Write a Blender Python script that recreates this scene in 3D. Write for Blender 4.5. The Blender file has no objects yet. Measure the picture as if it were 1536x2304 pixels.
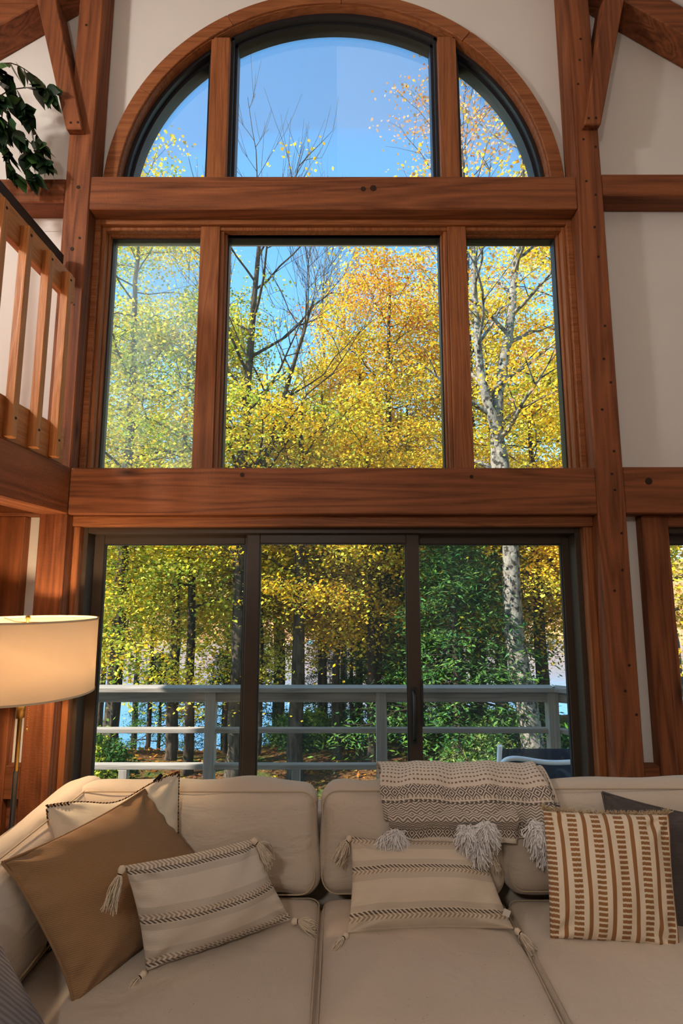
import bpy, math, random
import numpy as np
from mathutils import Vector, Matrix
R = math.radians
C = bpy.context.scene.collection
scene = bpy.context.scene
random.seed(7)

# ------------------------------------------------------------------ camera
cam_d = bpy.data.cameras.new('camera'); cam = bpy.data.objects.new('camera', cam_d); C.objects.link(cam)
cam_d.sensor_fit = 'VERTICAL'; cam_d.sensor_height = 36.0; cam_d.lens = 36.0 * 1200 / 2304
cam_d.clip_start = 0.05; cam_d.clip_end = 600
cam.location = (0, 0, 1.72); cam.rotation_euler = (R(90 + 7.8), 0, 0)
scene.camera = cam
# ------------------------------------------------------------------ sky, sun, exposure
SUN_EL, SUN_AZ = 38.0, 205.0            # azimuth (degrees, from +X towards +Y) of the place where the sun stands
world = bpy.data.worlds.new('World'); scene.world = world; world.use_nodes = True
wn = world.node_tree; bg = wn.nodes['Background']
sky = wn.nodes.new('ShaderNodeTexSky'); sky.sky_type = 'NISHITA'; sky.sun_disc = False
sky.sun_elevation = R(SUN_EL); sky.sun_rotation = R(90 - SUN_AZ); sky.altitude = 600
sky.air_density = 1.0; sky.dust_density = 0.3; sky.ozone_density = 1.2
tint = wn.nodes.new('ShaderNodeMix'); tint.data_type = 'RGBA'; tint.blend_type = 'MULTIPLY'; tint.inputs[0].default_value = 1.0; tint.inputs[7].default_value = (0.58, 0.96, 1.05, 1)
wn.links.new(sky.outputs[0], tint.inputs[6]); wn.links.new(tint.outputs[2], bg.inputs[0]); bg.inputs[1].default_value = 0.50
sd = bpy.data.lights.new('sun', 'SUN'); sd.energy = 15.0; sd.angle = R(0.6); sd.color = (1.0, 0.95, 0.86)
sun = bpy.data.objects.new('sun', sd); C.objects.link(sun)
sv = Vector((math.cos(R(SUN_AZ)) * math.cos(R(SUN_EL)), math.sin(R(SUN_AZ)) * math.cos(R(SUN_EL)), math.sin(R(SUN_EL))))
sun.rotation_euler = sv.to_track_quat('Z', 'Y').to_euler(); sun.location = (-20, 5, 30)
vs = scene.view_settings; vs.view_transform = 'Standard'; vs.look = 'None'; vs.exposure = 0.0; vs.gamma = 1.0; vs.use_curve_mapping = False

def lamp(name, kind, loc, energy, color, size=0.3, target=None, spread=None):
    d = bpy.data.lights.new(name, kind); d.energy = energy; d.color = color
    if kind == 'AREA':
        d.shape = 'DISK'; d.size = size
    else: d.shadow_soft_size = size
    o = bpy.data.objects.new(name, d); C.objects.link(o); o.location = loc
    if target is not None:
        o.rotation_euler = (Vector(loc) - Vector(target)).to_track_quat('Z', 'Y').to_euler()
    return o
# loft lamp up to the left, plus an added unseen fill behind the camera
lamp('loft_light', 'POINT', (-3.3, 0.6, 4.2), 175, (1.0, 0.95, 0.88), 0.16)
lamp('room_fill_light', 'POINT', (-0.9, -1.6, 3.0), 98, (1.0, 0.95, 0.88), 0.13)
# ------------------------------------------------------------------ scene helpers
def link(o, parent=None):
    C.objects.link(o)
    if parent is not None: o.parent = parent
    return o
def tag(o, label=None, cat=None, group=None, kind=None):
    if label: o['label'] = label
    if cat: o['category'] = cat
    if group: o['group'] = group
    if kind: o['kind'] = kind
    return o
def empty(name, loc=(0, 0, 0)):
    o = bpy.data.objects.new(name, None); o.empty_display_size = 0.1; o.location = loc; C.objects.link(o); return o
def np_mesh(name, V, F, smooth=False, col=None, uv=None):
    V = np.asarray(V, dtype=np.float32).reshape(-1, 3); F = np.asarray(F, dtype=np.int32)
    me = bpy.data.meshes.new(name); n = len(V); m, k = F.shape
    me.vertices.add(n); me.vertices.foreach_set('co', V.ravel())
    me.loops.add(m * k); me.loops.foreach_set('vertex_index', F.ravel())
    me.polygons.add(m); me.polygons.foreach_set('loop_start', np.arange(0, m * k, k, dtype=np.int32))
    me.polygons.foreach_set('loop_total', np.full(m, k, dtype=np.int32))
    if smooth: me.polygons.foreach_set('use_smooth', np.ones(m, dtype=bool))
    if col is not None:
        a = me.color_attributes.new('Col', 'FLOAT_COLOR', 'POINT')
        c4 = np.ones((n, 4), dtype=np.float32); c4[:, :3] = col; a.data.foreach_set('color', c4.ravel())
    if uv is not None:
        l = me.uv_layers.new(name='UVMap'); l.data.foreach_set('uv', np.asarray(uv, dtype=np.float32)[F.ravel()].ravel())
    me.update(); me.validate()
    return me
def np_obj(name, V, F, mat, parent=None, **kw):
    o = bpy.data.objects.new(name, np_mesh(name, V, F, **kw)); o.data.materials.append(mat)
    return link(o, parent)

class MB:
    """collects simple shapes and links them as one mesh object"""
    def __init__(s): s.v = []; s.f = []; s.sm = []
    def add(s, v, f, smooth=False):
        b = len(s.v); s.v += [tuple(p) for p in v]; s.f += [tuple(i + b for i in q) for q in f]; s.sm += [smooth] * len(f); return s
    def box(s, x0, x1, y0, y1, z0, z1):
        v = [(x, y, z) for z in (z0, z1) for y in (y0, y1) for x in (x0, x1)]
        return s.add(v, [(0, 2, 3, 1), (4, 5, 7, 6), (0, 1, 5, 4), (2, 6, 7, 3), (0, 4, 6, 2), (1, 3, 7, 5)])
    def prism(s, poly, y0, y1):          # polygon of (x, z) pushed along y
        n = len(poly); v = [(x, y0, z) for x, z in poly] + [(x, y1, z) for x, z in poly]
        return s.add(v, [tuple(range(n)), tuple(range(2 * n - 1, n - 1, -1))] + [(i, i + n, (i + 1) % n + n, (i + 1) % n) for i in range(n)])
    def ring(s, x0, x1, z0, z1, w, y0, y1, sides='LRTB'):
        if 'L' in sides: s.box(x0, x0 + w, y0, y1, z0, z1)
        if 'R' in sides: s.box(x1 - w, x1, y0, y1, z0, z1)
        if 'T' in sides: s.box(x0 + w, x1 - w, y0, y1, z1 - w, z1)
        if 'B' in sides: s.box(x0 + w, x1 - w, y0, y1, z0, z0 + w)
        return s
    def arc(s, cx, cz, r0, r1, y0, y1, a0, a1, n=24):
        v = []; f = []
        for i in range(n + 1):
            a = R(a0 + (a1 - a0) * i / n); c, q = math.cos(a), math.sin(a)
            v += [(cx + r0 * c, y0, cz + r0 * q), (cx + r1 * c, y0, cz + r1 * q), (cx + r1 * c, y1, cz + r1 * q), (cx + r0 * c, y1, cz + r0 * q)]
        for i in range(n):
            b = 4 * i
            f += [(b + j, b + (j + 1) % 4, b + 4 + (j + 1) % 4, b + 4 + j) for j in range(4)]
        f += [(3, 2, 1, 0), (4 * n, 4 * n + 1, 4 * n + 2, 4 * n + 3)]
        return s.add(v, f)
    def tube(s, pts, rad, sides=8, cap=True, smooth=True):
        V, F = tube_arrays(pts, rad, sides); b = len(s.v); s.add(V.tolist(), F.tolist(), smooth)
        if cap:
            n = len(pts)
            s.f += [tuple(b + i for i in range(sides - 1, -1, -1)), tuple(b + (n - 1) * sides + i for i in range(sides))]; s.sm += [False, False]
        return s
    def lathe(s, prof, c, n=40):          # profile of (r, z) about the vertical through c
        v = [(c[0] + r * math.cos(2 * math.pi * i / n), c[1] + r * math.sin(2 * math.pi * i / n), c[2] + z) for r, z in prof for i in range(n)]
        f = [(k * n + i, k * n + (i + 1) % n, (k + 1) * n + (i + 1) % n, (k + 1) * n + i) for k in range(len(prof) - 1) for i in range(n)]
        return s.add(v, f, True)
    def build(s, name, mat, parent=None, bevel=0, seg=1):
        me = bpy.data.meshes.new(name); me.from_pydata(s.v, [], s.f); me.polygons.foreach_set('use_smooth', s.sm)
        me.materials.append(mat); me.update(); o = bpy.data.objects.new(name, me)
        if bevel:
            m = o.modifiers.new('bevel', 'BEVEL'); m.width = bevel; m.segments = seg; m.limit_method = 'ANGLE'; m.angle_limit = R(40)
        return link(o, parent)
def tube_arrays(pts, rad, sides=8):
    P = np.asarray(pts, dtype=float); n = len(P); r = np.broadcast_to(np.asarray(rad, dtype=float), (n,))
    T = np.gradient(P, axis=0); T /= np.linalg.norm(T, axis=1)[:, None] + 1e-12
    ref = np.array([0, 0, 1.0]) if abs(T[:, 2]).mean() < 0.8 else np.array([1.0, 0, 0])
    A = np.cross(T, ref); A /= np.linalg.norm(A, axis=1)[:, None] + 1e-12; B = np.cross(T, A)
    ang = 2 * np.pi * np.arange(sides) / sides
    V = P[:, None] + r[:, None, None] * (np.cos(ang)[None, :, None] * A[:, None] + np.sin(ang)[None, :, None] * B[:, None])
    i = np.arange(n - 1)[:, None] * sides; j = np.arange(sides)[None]; k = (j + 1) % sides
    F = np.stack([i + j, i + k, i + sides + k, i + sides + j], -1).reshape(-1, 4)
    return V.reshape(-1, 3), F
def spline(pts, n):
    P = np.asarray(pts, dtype=float); m = len(P); out = []
    for t in np.linspace(0, m - 1, n):
        i = min(int(t), m - 2); u = t - i
        p0, p1, p2, p3 = P[max(i - 1, 0)], P[i], P[i + 1], P[min(i + 2, m - 1)]
        out.append(0.5 * (2 * p1 + (p2 - p0) * u + (2 * p0 - 5 * p1 + 4 * p2 - p3) * u * u + (3 * p1 - p0 - 3 * p2 + p3) * u ** 3))
    return np.array(out)

# ------------------------------------------------------------------ materials
class G:
    """small node-graph helper"""
    def __init__(s, name):
        s.m = bpy.data.materials.new(name); s.m.use_nodes = True; s.t = s.m.node_tree; s.t.nodes.clear()
        s.out = s.n('ShaderNodeOutputMaterial')
    def n(s, kind, **kw):
        x = s.t.nodes.new(kind)
        for k, v in kw.items(): setattr(x, k, v)
        return x
    def set(s, sock, v):
        if hasattr(v, 'is_linked') or isinstance(v, bpy.types.NodeSocket): s.t.links.new(v, sock)
        elif v is not None:
            if hasattr(sock.default_value, '__len__') and not hasattr(v, '__len__'): sock.default_value = (v,) * len(sock.default_value)
            elif hasattr(v, '__len__') and len(v) == 3 and len(sock.default_value) == 4: sock.default_value = (*v, 1)
            else: sock.default_value = v
    def math(s, op, a, b=None, c=None):
        x = s.n('ShaderNodeMath', operation=op)
        for i, v in enumerate((a, b, c)):
            if v is not None: s.set(x.inputs[i], v)
        return x.outputs[0]
    def mix(s, f, a, b, blend='MIX'):
        x = s.n('ShaderNodeMix', data_type='RGBA', blend_type=blend); s.set(x.inputs[0], f); s.set(x.inputs[6], a); s.set(x.inputs[7], b); return x.outputs[2]
    def coord(s, which='Object'): return s.n('ShaderNodeTexCoord').outputs[which]
    def mapping(s, v, scale=(1, 1, 1), loc=(0, 0, 0), rot=(0, 0, 0)):
        x = s.n('ShaderNodeMapping'); s.set(x.inputs[0], v); x.inputs['Scale'].default_value = scale; x.inputs['Rotation'].default_value = rot
        s.set(x.inputs['Location'], loc); return x.outputs[0]
    def noise(s, v, scale, detail=4, rough=0.5, dist=0.0, out=0):
        x = s.n('ShaderNodeTexNoise'); s.set(x.inputs['Vector'], v); x.inputs['Scale'].default_value = scale; x.inputs['Detail'].default_value = detail
        x.inputs['Roughness'].default_value = rough; x.inputs['Distortion'].default_value = dist; return x.outputs[out]
    def voronoi(s, v, scale, out='Distance', feature='F1', rnd=1.0):
        x = s.n('ShaderNodeTexVoronoi', feature=feature); s.set(x.inputs['Vector'], v); x.inputs['Scale'].default_value = scale
        x.inputs['Randomness'].default_value = rnd; return x.outputs[out]
    def ramp(s, f, stops, interp='LINEAR'):
        x = s.n('ShaderNodeValToRGB'); x.color_ramp.interpolation = interp; e = x.color_ramp.elements
        while len(e) < len(stops): e.new(0.5)
        for el, (p, c) in zip(e, stops): el.position = p; el.color = (*c, 1) if len(c) == 3 else c
        s.set(x.inputs[0], f); return x.outputs[0]
    def bump(s, h, strength=0.3, dist=0.01):
        x = s.n('ShaderNodeBump'); s.set(x.inputs['Height'], h); x.inputs['Strength'].default_value = strength; x.inputs['Distance'].default_value = dist; return x.outputs[0]
    def sep(s, v): return s.n('ShaderNodeSeparateXYZ'), v
    def xyz(s, v):
        x = s.n('ShaderNodeSeparateXYZ'); s.set(x.inputs[0], v); return x.outputs
    def bsdf(s, color, rough=0.6, normal=None, spec=0.3, metal=0.0, sheen=0.0, **kw):
        b = s.n('ShaderNodeBsdfPrincipled'); s.set(b.inputs['Base Color'], color); s.set(b.inputs['Roughness'], rough)
        b.inputs['Specular IOR Level'].default_value = spec; b.inputs['Metallic'].default_value = metal; b.inputs['Sheen Weight'].default_value = sheen
        if normal is not None: s.set(b.inputs['Normal'], normal)
        for k, v in kw.items(): s.set(b.inputs[k], v)
        return b.outputs[0]
    def done(s, shader): s.t.links.new(shader, s.out.inputs[0]); return s.m
def lin(r, g, b): return tuple(((c / 255) / 12.92 if c <= 10 else ((c / 255 + 0.055) / 1.055) ** 2.4) for c in (r, g, b))
def plain(name, c, rough=0.6, spec=0.3, metal=0.0, nscale=0, amt=0.12):
    g = G(name); col = c
    if nscale:
        f = g.noise(g.coord(), nscale, 4, 0.6)
        col = g.mix(f, tuple(x * (1 - amt) for x in c), tuple(min(1, x * (1 + amt)) for x in c))
    return g.done(g.bsdf(col, rough, None, spec, metal))
def wood(name, axis, light, dark, rough=0.55, across=14.0, knots=True, saw=False, spec=0.25):
    g = G(name); co = g.coord('Object')
    oi = g.n('ShaderNodeObjectInfo').outputs['Random']
    off = g.n('ShaderNodeCombineXYZ'); g.set(off.inputs[0], g.math('MULTIPLY', oi, 7.3)); g.set(off.inputs[1], g.math('MULTIPLY', oi, 3.1)); g.set(off.inputs[2], g.math('MULTIPLY', oi, 5.7))
    va = g.n('ShaderNodeVectorMath', operation='ADD'); g.set(va.inputs[0], co); g.set(va.inputs[1], off.outputs[0]); co = va.outputs[0]
    sc = [across] * 3; sc['xyz'.index(axis)] = across * 0.055
    p = g.mapping(co, tuple(sc))
    n1 = g.noise(p, 1.0, 6, 0.6, 1.2)                       # broad figure
    wv = g.math('FRACT', g.math('MULTIPLY', g.noise(p, 0.45, 2, 0.5, 0.6), 9.0))   # growth rings
    fine = g.noise(g.mapping(co, tuple(x * 7 for x in sc)), 1.0, 3, 0.6)
    ring = g.math('MULTIPLY', g.math('ABSOLUTE', g.math('SUBTRACT', wv, 0.5)), 2.0)
    f = g.math('ADD', g.math('MULTIPLY', n1, 0.48), g.math('ADD', g.math('MULTIPLY', ring, 0.24), g.math('MULTIPLY', fine, 0.36)))
    mid = tuple((a + b) / 2 for a, b in zip(light, dark))
    col = g.ramp(f, [(0.28, dark), (0.52, mid), (0.78, light)])
    h = f
    if knots:
        ks = [4.5] * 3; ks['xyz'.index(axis)] = 1.5
        d = g.voronoi(g.mapping(co, tuple(ks), (0.37, 0.21, 0.13)), 1.0)
        k = g.math('SUBTRACT', 1.0, g.math('SMOOTH_MIN', g.math('MULTIPLY', d, 7.0), 1.0, 0.15))
        k = g.math('MAXIMUM', k, 0.0)
        col = g.mix(k, col, tuple(c * 0.22 for c in dark))
    if saw:
        ss = [60.0] * 3; ss['xyz'.index(axis)] = 160.0
        s_ = g.noise(g.mapping(co, tuple(ss)), 1.0, 2, 0.5); h = g.math('ADD', g.math('MULTIPLY', f, 0.6), g.math('MULTIPLY', s_, 0.7))
    nm = g.bump(h, 0.5, 0.005)
    return g.done(g.bsdf(col, g.math('ADD', rough - 0.08, g.math('MULTIPLY', n1, 0.2)), nm, spec))
WL, WD = lin(152, 91, 54), lin(82, 42, 23)
W = {a: wood('timber_' + a, a, WL, WD, 0.62, 12.0, True, True) for a in 'xyz'}
TL_, TD_ = lin(164, 102, 60), lin(112, 62, 34)
T = {a: wood('trim_wood_' + a, a, TL_, TD_, 0.48, 22.0, False) for a in 'xyz'}
PL_, PD_ = lin(210, 142, 84), lin(164, 98, 50)
PINE = {a: wood('railing_wood_' + a, a, PL_, PD_, 0.42, 26.0, False) for a in 'xyz'}
def m_wall():
    g = G('plaster'); c = g.coord(); n = g.noise(c, 120, 3, 0.6)
    col = g.mix(g.noise(c, 1.2, 3), lin(220, 215, 209), lin(228, 224, 218))
    return g.done(g.bsdf(col, 0.9, g.bump(n, 0.25, 0.002), 0.1))
M_WALL = m_wall()
M_PEG = plain('peg', lin(46, 26, 15), 0.7)
M_DARK = plain('bronze_frame', lin(62, 50, 40), 0.45, 0.4, 0.0, 30)
M_BLACK = plain('black_frame', lin(38, 38, 42), 0.4, 0.4)
M_CHROME = plain('screw', lin(70, 55, 45), 0.4, 0.5, 0.6)
def m_glass(name, dirt_haze):
    g = G(name); tr = g.n('ShaderNodeBsdfTransparent'); tr.inputs[0].default_value = (0.97, 0.985, 0.985, 1)
    gl = g.n('ShaderNodeBsdfGlossy'); gl.inputs['Roughness'].default_value = 0.0; gl.inputs[0].default_value = (1, 1, 1, 1)
    fr = g.n('ShaderNodeFresnel'); fr.inputs[0].default_value = 1.45
    m1 = g.n('ShaderNodeMixShader'); g.set(m1.inputs[0], g.math('MULTIPLY', fr.outputs[0], 0.4)); g.t.links.new(tr.outputs[0], m1.inputs[1]); g.t.links.new(gl.outputs[0], m1.inputs[2])
    tl = g.n('ShaderNodeBsdfTranslucent'); tl.inputs[0].default_value = (0.95, 0.95, 0.9, 1)
    c = g.coord(); sm = g.noise(g.mapping(c, (1.1, 1, 0.5), (0, 0, 0), (0, 0.5, 0)), 2.0, 4, 0.65, 0.4)
    f = g.math('MULTIPLY', g.ramp(sm, [(0.35, (0.15,) * 3), (0.7, (1,) * 3)]), dirt_haze)
    m2 = g.n('ShaderNodeMixShader'); g.set(m2.inputs[0], f); g.t.links.new(m1.outputs[0], m2.inputs[1]); g.t.links.new(tl.outputs[0], m2.inputs[2])
    return g.done(m2.outputs[0])
M_GLASS = m_glass('window_glass', 0.02); M_GLASSH = m_glass('dusty_hazed_glass', 0.26); M_GLASSD = m_glass('door_glass', 0.02)  # second one: dust film thickened to stand in for sun-glare haze
# ================================================================== THE ROOM
XC = -0.048                                   # middle of the window bay
PF, WF, WB = 2.90, 3.05, 3.20                 # post front, wall front, wall back
XL, XR = -1.505, 1.408                        # the bay between the posts
def struct(o): o['kind'] = 'structure'; return o
RX0, RX1, RY0 = -4.3, 4.3, -4.6
def roof_z(x): return 6.86 - 0.70 * abs(x - XC)
M_FLOOR = wood('floor_wood', 'y', lin(150, 100, 60), lin(100, 60, 34), 0.4, 10.0, False)
struct(MB().box(RX0, RX1, RY0, WB, -0.12, 0.0).build('floor', M_FLOOR))
w = MB()
w.box(RX0, -3.3, WF, WB, 0, 2.05).box(-1.955, XL, WF, WB, 0, 2.05).box(RX0, XL, WF, WB, 2.05, 3.9)
w.box(XR, 1.835, WF, WB, 0, 2.05).box(3.3, RX1, WF, WB, 0, 2.05).box(XR, RX1, WF, WB, 2.05, 3.9)
w.box(XL, XR, WF, WB, 2.05, 2.33).box(XL, XR, WF, WB, 3.90, 4.14)
w.prism([(RX0, 3.9), (XL, 3.9), (XL, roof_z(XL)), (RX0, roof_z(RX0))], WF, WB)
w.prism([(XR, 3.9), (RX1, 3.9), (RX1, roof_z(RX1)), (XR, roof_z(XR))], WF, WB)
RA = 1.372; ZA = 4.155; n = 72
xs = [XC - RA + 2 * RA * (0.5 - 0.5 * math.cos(math.pi * i / n)) for i in range(n + 1)]
za = lambda x: ZA + math.sqrt(max(0, RA * RA - (x - XC) ** 2))
w.prism([(XL, 4.14), (xs[0], 4.14), (xs[0], roof_z(xs[0])), (XL, roof_z(XL))], WF, WB)
w.prism([(xs[-1], 4.14), (XR, 4.14), (XR, roof_z(XR)), (xs[-1], roof_z(xs[-1]))], WF, WB)
for a, b in zip(xs, xs[1:]):
    w.prism([(a, za(a)), (b, za(b)), (b, roof_z(b)), (a, roof_z(a))], WF, WB)
struct(w.build('wall_front', M_WALL))
struct(MB().box(RX0 - 0.15, RX0, RY0, WB, 0, 3.95).build('wall_left', M_WALL))
struct(MB().box(RX1, RX1 + 0.15, RY0, WB, 0, 3.95).build('wall_right', M_WALL))
struct(MB().prism([(RX0, 0), (RX1, 0), (RX1, roof_z(RX1)), (XC, roof_z(XC)), (RX0, roof_z(RX0))], RY0 - 0.15, RY0).build('wall_back', M_WALL))
c = MB()
for s0, s1 in ((RX0 - 0.4, XC), (XC, RX1 + 0.4)):
    c.prism([(s0, roof_z(s0)), (s1, roof_z(s1)), (s1, roof_z(s1) + 0.25), (s0, roof_z(s0) + 0.25)], RY0 - 0.3, WB + 0.45)
struct(c.build('ceiling', M_WALL))

# ------------------------------------------------------------------ timbers
def timber(name, mb, axis, label, cat, pegs=(), bevel=0.006):
    o = mb.build(name, W[axis], None, bevel); tag(o, label, cat)
    for (x, y, z, r) in pegs:
        p = MB(); v = [(x + r * math.cos(k * math.pi / 4), y, z + r * math.sin(k * math.pi / 4)) for k in range(8)]
        v2 = [(a, y + 0.02, b) for a, _, b in v]
        p.add(v + v2, [tuple(range(8))] + [(i, i + 8, (i + 1) % 8 + 8, (i + 1) % 8) for i in range(8)])
        p.build('peg', M_PEG, o)
    return o
yp = PF - 0.002
lp = [(-1.575, yp, 4.08, .012), (-1.585, yp, 3.68, .012), (-1.545, yp, 3.75, .008), (-1.57, yp, 3.35, .007), (-1.55, yp, 3.33, .006), (-1.6, yp, 5.2, .008)]
timber('timber_post', MB().box(-1.655, XL, PF, WF - .001, 0, roof_z(-1.655) - .01), 'z', 'tall rough-sawn timber post where the loft railing ends', 'post', lp)
rp = [(1.408 + dx, yp, z, .0075) for dx, z in ((.085, 5.1), (.07, 4.95), (.05, 4.78), (.1, 4.66), (.09, 4.55), (.06, 4.4), (.13, 4.35), (.06, 4.12), (.11, 4.03), (.09, 3.82), (.1, 3.63), (.11, 3.2), (.09, 3.0), (.12, 2.86), (.06, 2.7), (.11, 2.46), (.09, 2.33), (.1, 2.24), (.12, 2.0), (.11, 1.8), (.06, 1.69), (.11, 1.3), (.08, 1.17), (.13, 1.05))]
timber('timber_post', MB().box(XR, 1.562, PF, WF - .001, 0, roof_z(1.562) - .01), 'z', 'tall dark timber post dotted with nail holes beside the white wall panels', 'post', rp)
timber('timber_beam', MB().box(XL, XR, PF + .002, WF, 3.94, 4.155), 'x', 'wide timber beam with dark knots directly under the arched window', 'beam', [(0.13, PF, 4.07, .016), (0.19, PF, 4.075, .02)])
timber('timber_beam', MB().box(XL, XR, PF + .002, WF, 2.105, 2.366), 'x', 'wide timber beam between the sliding door and the upper windows', 'beam', [(-.55, PF, 2.325, .013), (.72, PF, 2.315, .011)])
timber('timber_beam', MB().box(-4.29, -1.656, PF + .004, WF, 3.985, 4.14), 'x', 'timber beam half hidden by the ficus leaves', 'beam')
timber('timber_beam', MB().box(1.563, 4.29, PF + .004, WF, 4.03, 4.172), 'x', 'timber beam running right of the nail-holed post between white wall panels', 'beam')
timber('timber_beam', MB().box(1.563, 4.29, PF + .004, WF, 2.11, 2.371), 'x', 'timber beam over the narrow glass door beside the nail-holed post', 'beam', [(1.70, PF, 2.29, .02)])
timber('timber_beam', MB().box(-4.29, -1.656, PF + .004, WF, 2.105, 2.36), 'x', 'timber beam under the loft floor along the window wall', 'beam')
# braces and gable rafters
def brace(p0, p1, wd, label, side):
    (x0, z0), (x1, z1) = p0, p1; d = Vector((x1 - x0, z1 - z0)).normalized(); L = 0.0
    poly = [(x0, z0), (x0 + wd, z0), (x1 + wd * 1.25 + d.x * L, z1 + d.y * L), (x1 + d.x * L, z1 + d.y * L)]
    pg = [(x0 + wd * .28, 2.853, z0 + .04, .008), (x0 + wd * .72, 2.853, z0 + .042, .008)]
    timber('timber_brace', MB().prism(poly, 2.855, 2.992), 'z', label, 'brace', pg)
brace((-1.652, 4.43), (-1.905, 5.36), .098, 'slanted timber brace above the ficus leaves', -1)
brace((1.457, 4.46), (1.64, 5.36), .100, 'slanted timber brace bolted to the nail-holed post', 1)
for s, lab in ((-1, 'gable rafter meeting the brace above the ficus leaves'), (1, 'gable rafter meeting the brace on the nail-holed post')):
    xe = XC + s * 4.2
    timber('timber_rafter', MB().prism([(XC, 6.84), (XC, 6.63), (xe, roof_z(xe) - .225), (xe, roof_z(xe) - .02)], PF - .02, WF - .001), 'x', lab, 'rafter')

# ------------------------------------------------------------------ arched window
w1 = struct(empty('window_1', (0, 0, 0)))
arcs = [(3.5, 52), (52, 88), (88, 119), (119, 150), (150, 176.5)]
for a0, a1 in arcs:
    MB().arc(XC, ZA, 1.358, 1.443, WF - .035, WF + .001, a0 + .05, a1 - .05, 26).build('arch_casing', T['x'], w1, 0.003)
MB().arc(XC, ZA, 1.352, 1.372, WF - .02, WB, 0, 180, 90).build('arch_jamb', T['x'], w1)
XM = [(-.848, -.728), (.628, .745)]                      # the two wooden mullions
for a, b in XM:
    zt = ZA + math.sqrt(1.352 ** 2 - max(abs(a - XC), abs(b - XC)) ** 2) + .02
    MB().box(a, b, WF - .02, WB, 4.15, zt).build('mullion', T['z'], w1, .003)
def arch_z(x, r): return ZA + math.sqrt(max(0, r * r - (x - XC) ** 2))
def arch_pane(x0, x1, r, y0, y1, nn=30):
    pts = [(x0 + (x1 - x0) * i / nn) for i in range(nn + 1)]
    return [(x0, 4.145)] + [(x1, 4.145)] + [(x, arch_z(x, r)) for x in reversed(pts)]
def arch_frame(x0, x1, r, wd, y0, y1):
    m = MB(); nn = 40
    for i in range(nn):
        a = x0 + (x1 - x0) * i / nn; b = x0 + (x1 - x0) * (i + 1) / nn
        za_, zb_ = arch_z(a, r), arch_z(b, r); zc, zd = max(4.14, arch_z(a, r - wd)), max(4.14, arch_z(b, r - wd))
        if abs(a - XC) >= r - wd: zc = 4.14
        if abs(b - XC) >= r - wd: zd = 4.14
        m.prism([(a, zc), (b, zd), (b, zb_ + .001), (a, za_ + .001)], y0, y1)
    if x0 > XC - 1.2: m.box(x0, x0 + wd * .7, y0, y1, 4.14, arch_z(x0 + wd * .7, r - wd * .5))
    if x1 < XC + 1.2: m.box(x1 - wd * .7, x1, y0, y1, 4.14, arch_z(x1 - wd * .7, r - wd * .5))
    return m
for x0, x1 in ((XC - 1.3505, XM[0][0]), (XM[0][1], XM[1][0]), (XM[1][1], XC + 1.3505)):
    fr = arch_frame(x0, x1, 1.3515, .026, WF + .03, WF + .07).build('sash_frame', M_BLACK, w1)
    arch_frame(x0 + .004, x1 - .004, 1.3515, .044, WF + .07, WF + .15).build('sash_stop', M_BLACK, fr)
    MB().prism(arch_pane(x0 + .001, x1 - .001, 1.35, 0, 0), WF + .105, WF + .111).build('pane', M_GLASS, w1)
# ------------------------------------------------------------------ three-light window under it
w2 = struct(empty('window_2'))
Z0, Z1 = 2.36, 3.94
MB().ring(XL, XR, Z0 - .03, Z1, .034, 2.992, WF + .1, 'LRT').build('casing', T['x'], w2, .003)
MB().ring(XL + .034, XR - .034, Z0 - .03, Z1 - .034, .022, 3.018, WF + .1, 'LRT').build('casing_step', T['z'], w2, .003)
for a, b in ((-.865, -.746), (.652, .765)):
    MB().box(a, b, 3.012, WF + .1, Z0 - .03, Z1 - .02).build('mullion', T['z'], w2, .003)
for i, (x0, x1, top) in enumerate(((XL + .056, -.865, Z1 - .05), (-.746, .652, Z1 - .022), (.765, XR - .056, Z1 - .05))):
    if i == 1:
        MB().ring(x0, x1, Z0 - .03, top, .022, 3.03, WF + .1, 'LRT').build('stop_moulding', T['z'], w2, .003)
        x0 += .022; x1 -= .022; top -= .022
    sf = MB().ring(x0, x1, Z0 - .03, top, .012, 3.062, WF + .1, 'LRT').build('sash_frame', T['z'], w2, .002)
    MB().ring(x0 + .012, x1 - .012, Z0 - .03, top - .012, .008, 3.09, WF + .1, 'LRT').build('glazing_bead', M_BLACK, sf)
    MB().box(x0 + .010, x1 - .010, 3.118, 3.124, Z0 - .03, top - .01).build('pane', M_GLASSH if i == 0 else M_GLASS, w2)
# ------------------------------------------------------------------ sliding doors
def slider(name, X0, X1, panels, top=2.048, handle=None, frame=True):
    d = struct(empty(name)); 
    MB().ring(X0, X1, 0.0, top, .035, 3.035, 3.185).build('door_frame', M_DARK, d, .003)
    for (a, b, g0, g1, y) in panels:
        f = MB(); f.box(a, g0, y, y + .04, .04, top - .03).box(g1, b, y, y + .04, .04, top - .03)
        f.box(g0, g1, y, y + .04, 1.958, top - .03).box(g0, g1, y, y + .04, .04, .15)
        p = f.build('sliding_panel', M_DARK, d, .003)
        MB().ring(g0 - .001, g1 + .001, .149, 1.959, .007, y + .008, y + .032).build('gasket', M_BLACK, p)
        MB().box(g0 - .004, g1 + .004, y + .016, y + .022, .146, 1.962).build('pane', M_GLASSD, p)
    return d
d1 = slider('door_1', -1.482, 1.366, [(-1.45, -.52, -1.392, -.567, 3.13), (-.545, .447, -.470, .372, 3.075), (.41, 1.335, .450, 1.292, 3.13)])
h = MB().box(.385, .412, 3.058, 3.075, .86, 1.16).tube([(.398, 3.06, .88), (.398, 3.03, .90), (.398, 3.025, 1.0), (.398, 3.03, 1.12), (.398, 3.06, 1.14)], .008)
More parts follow.
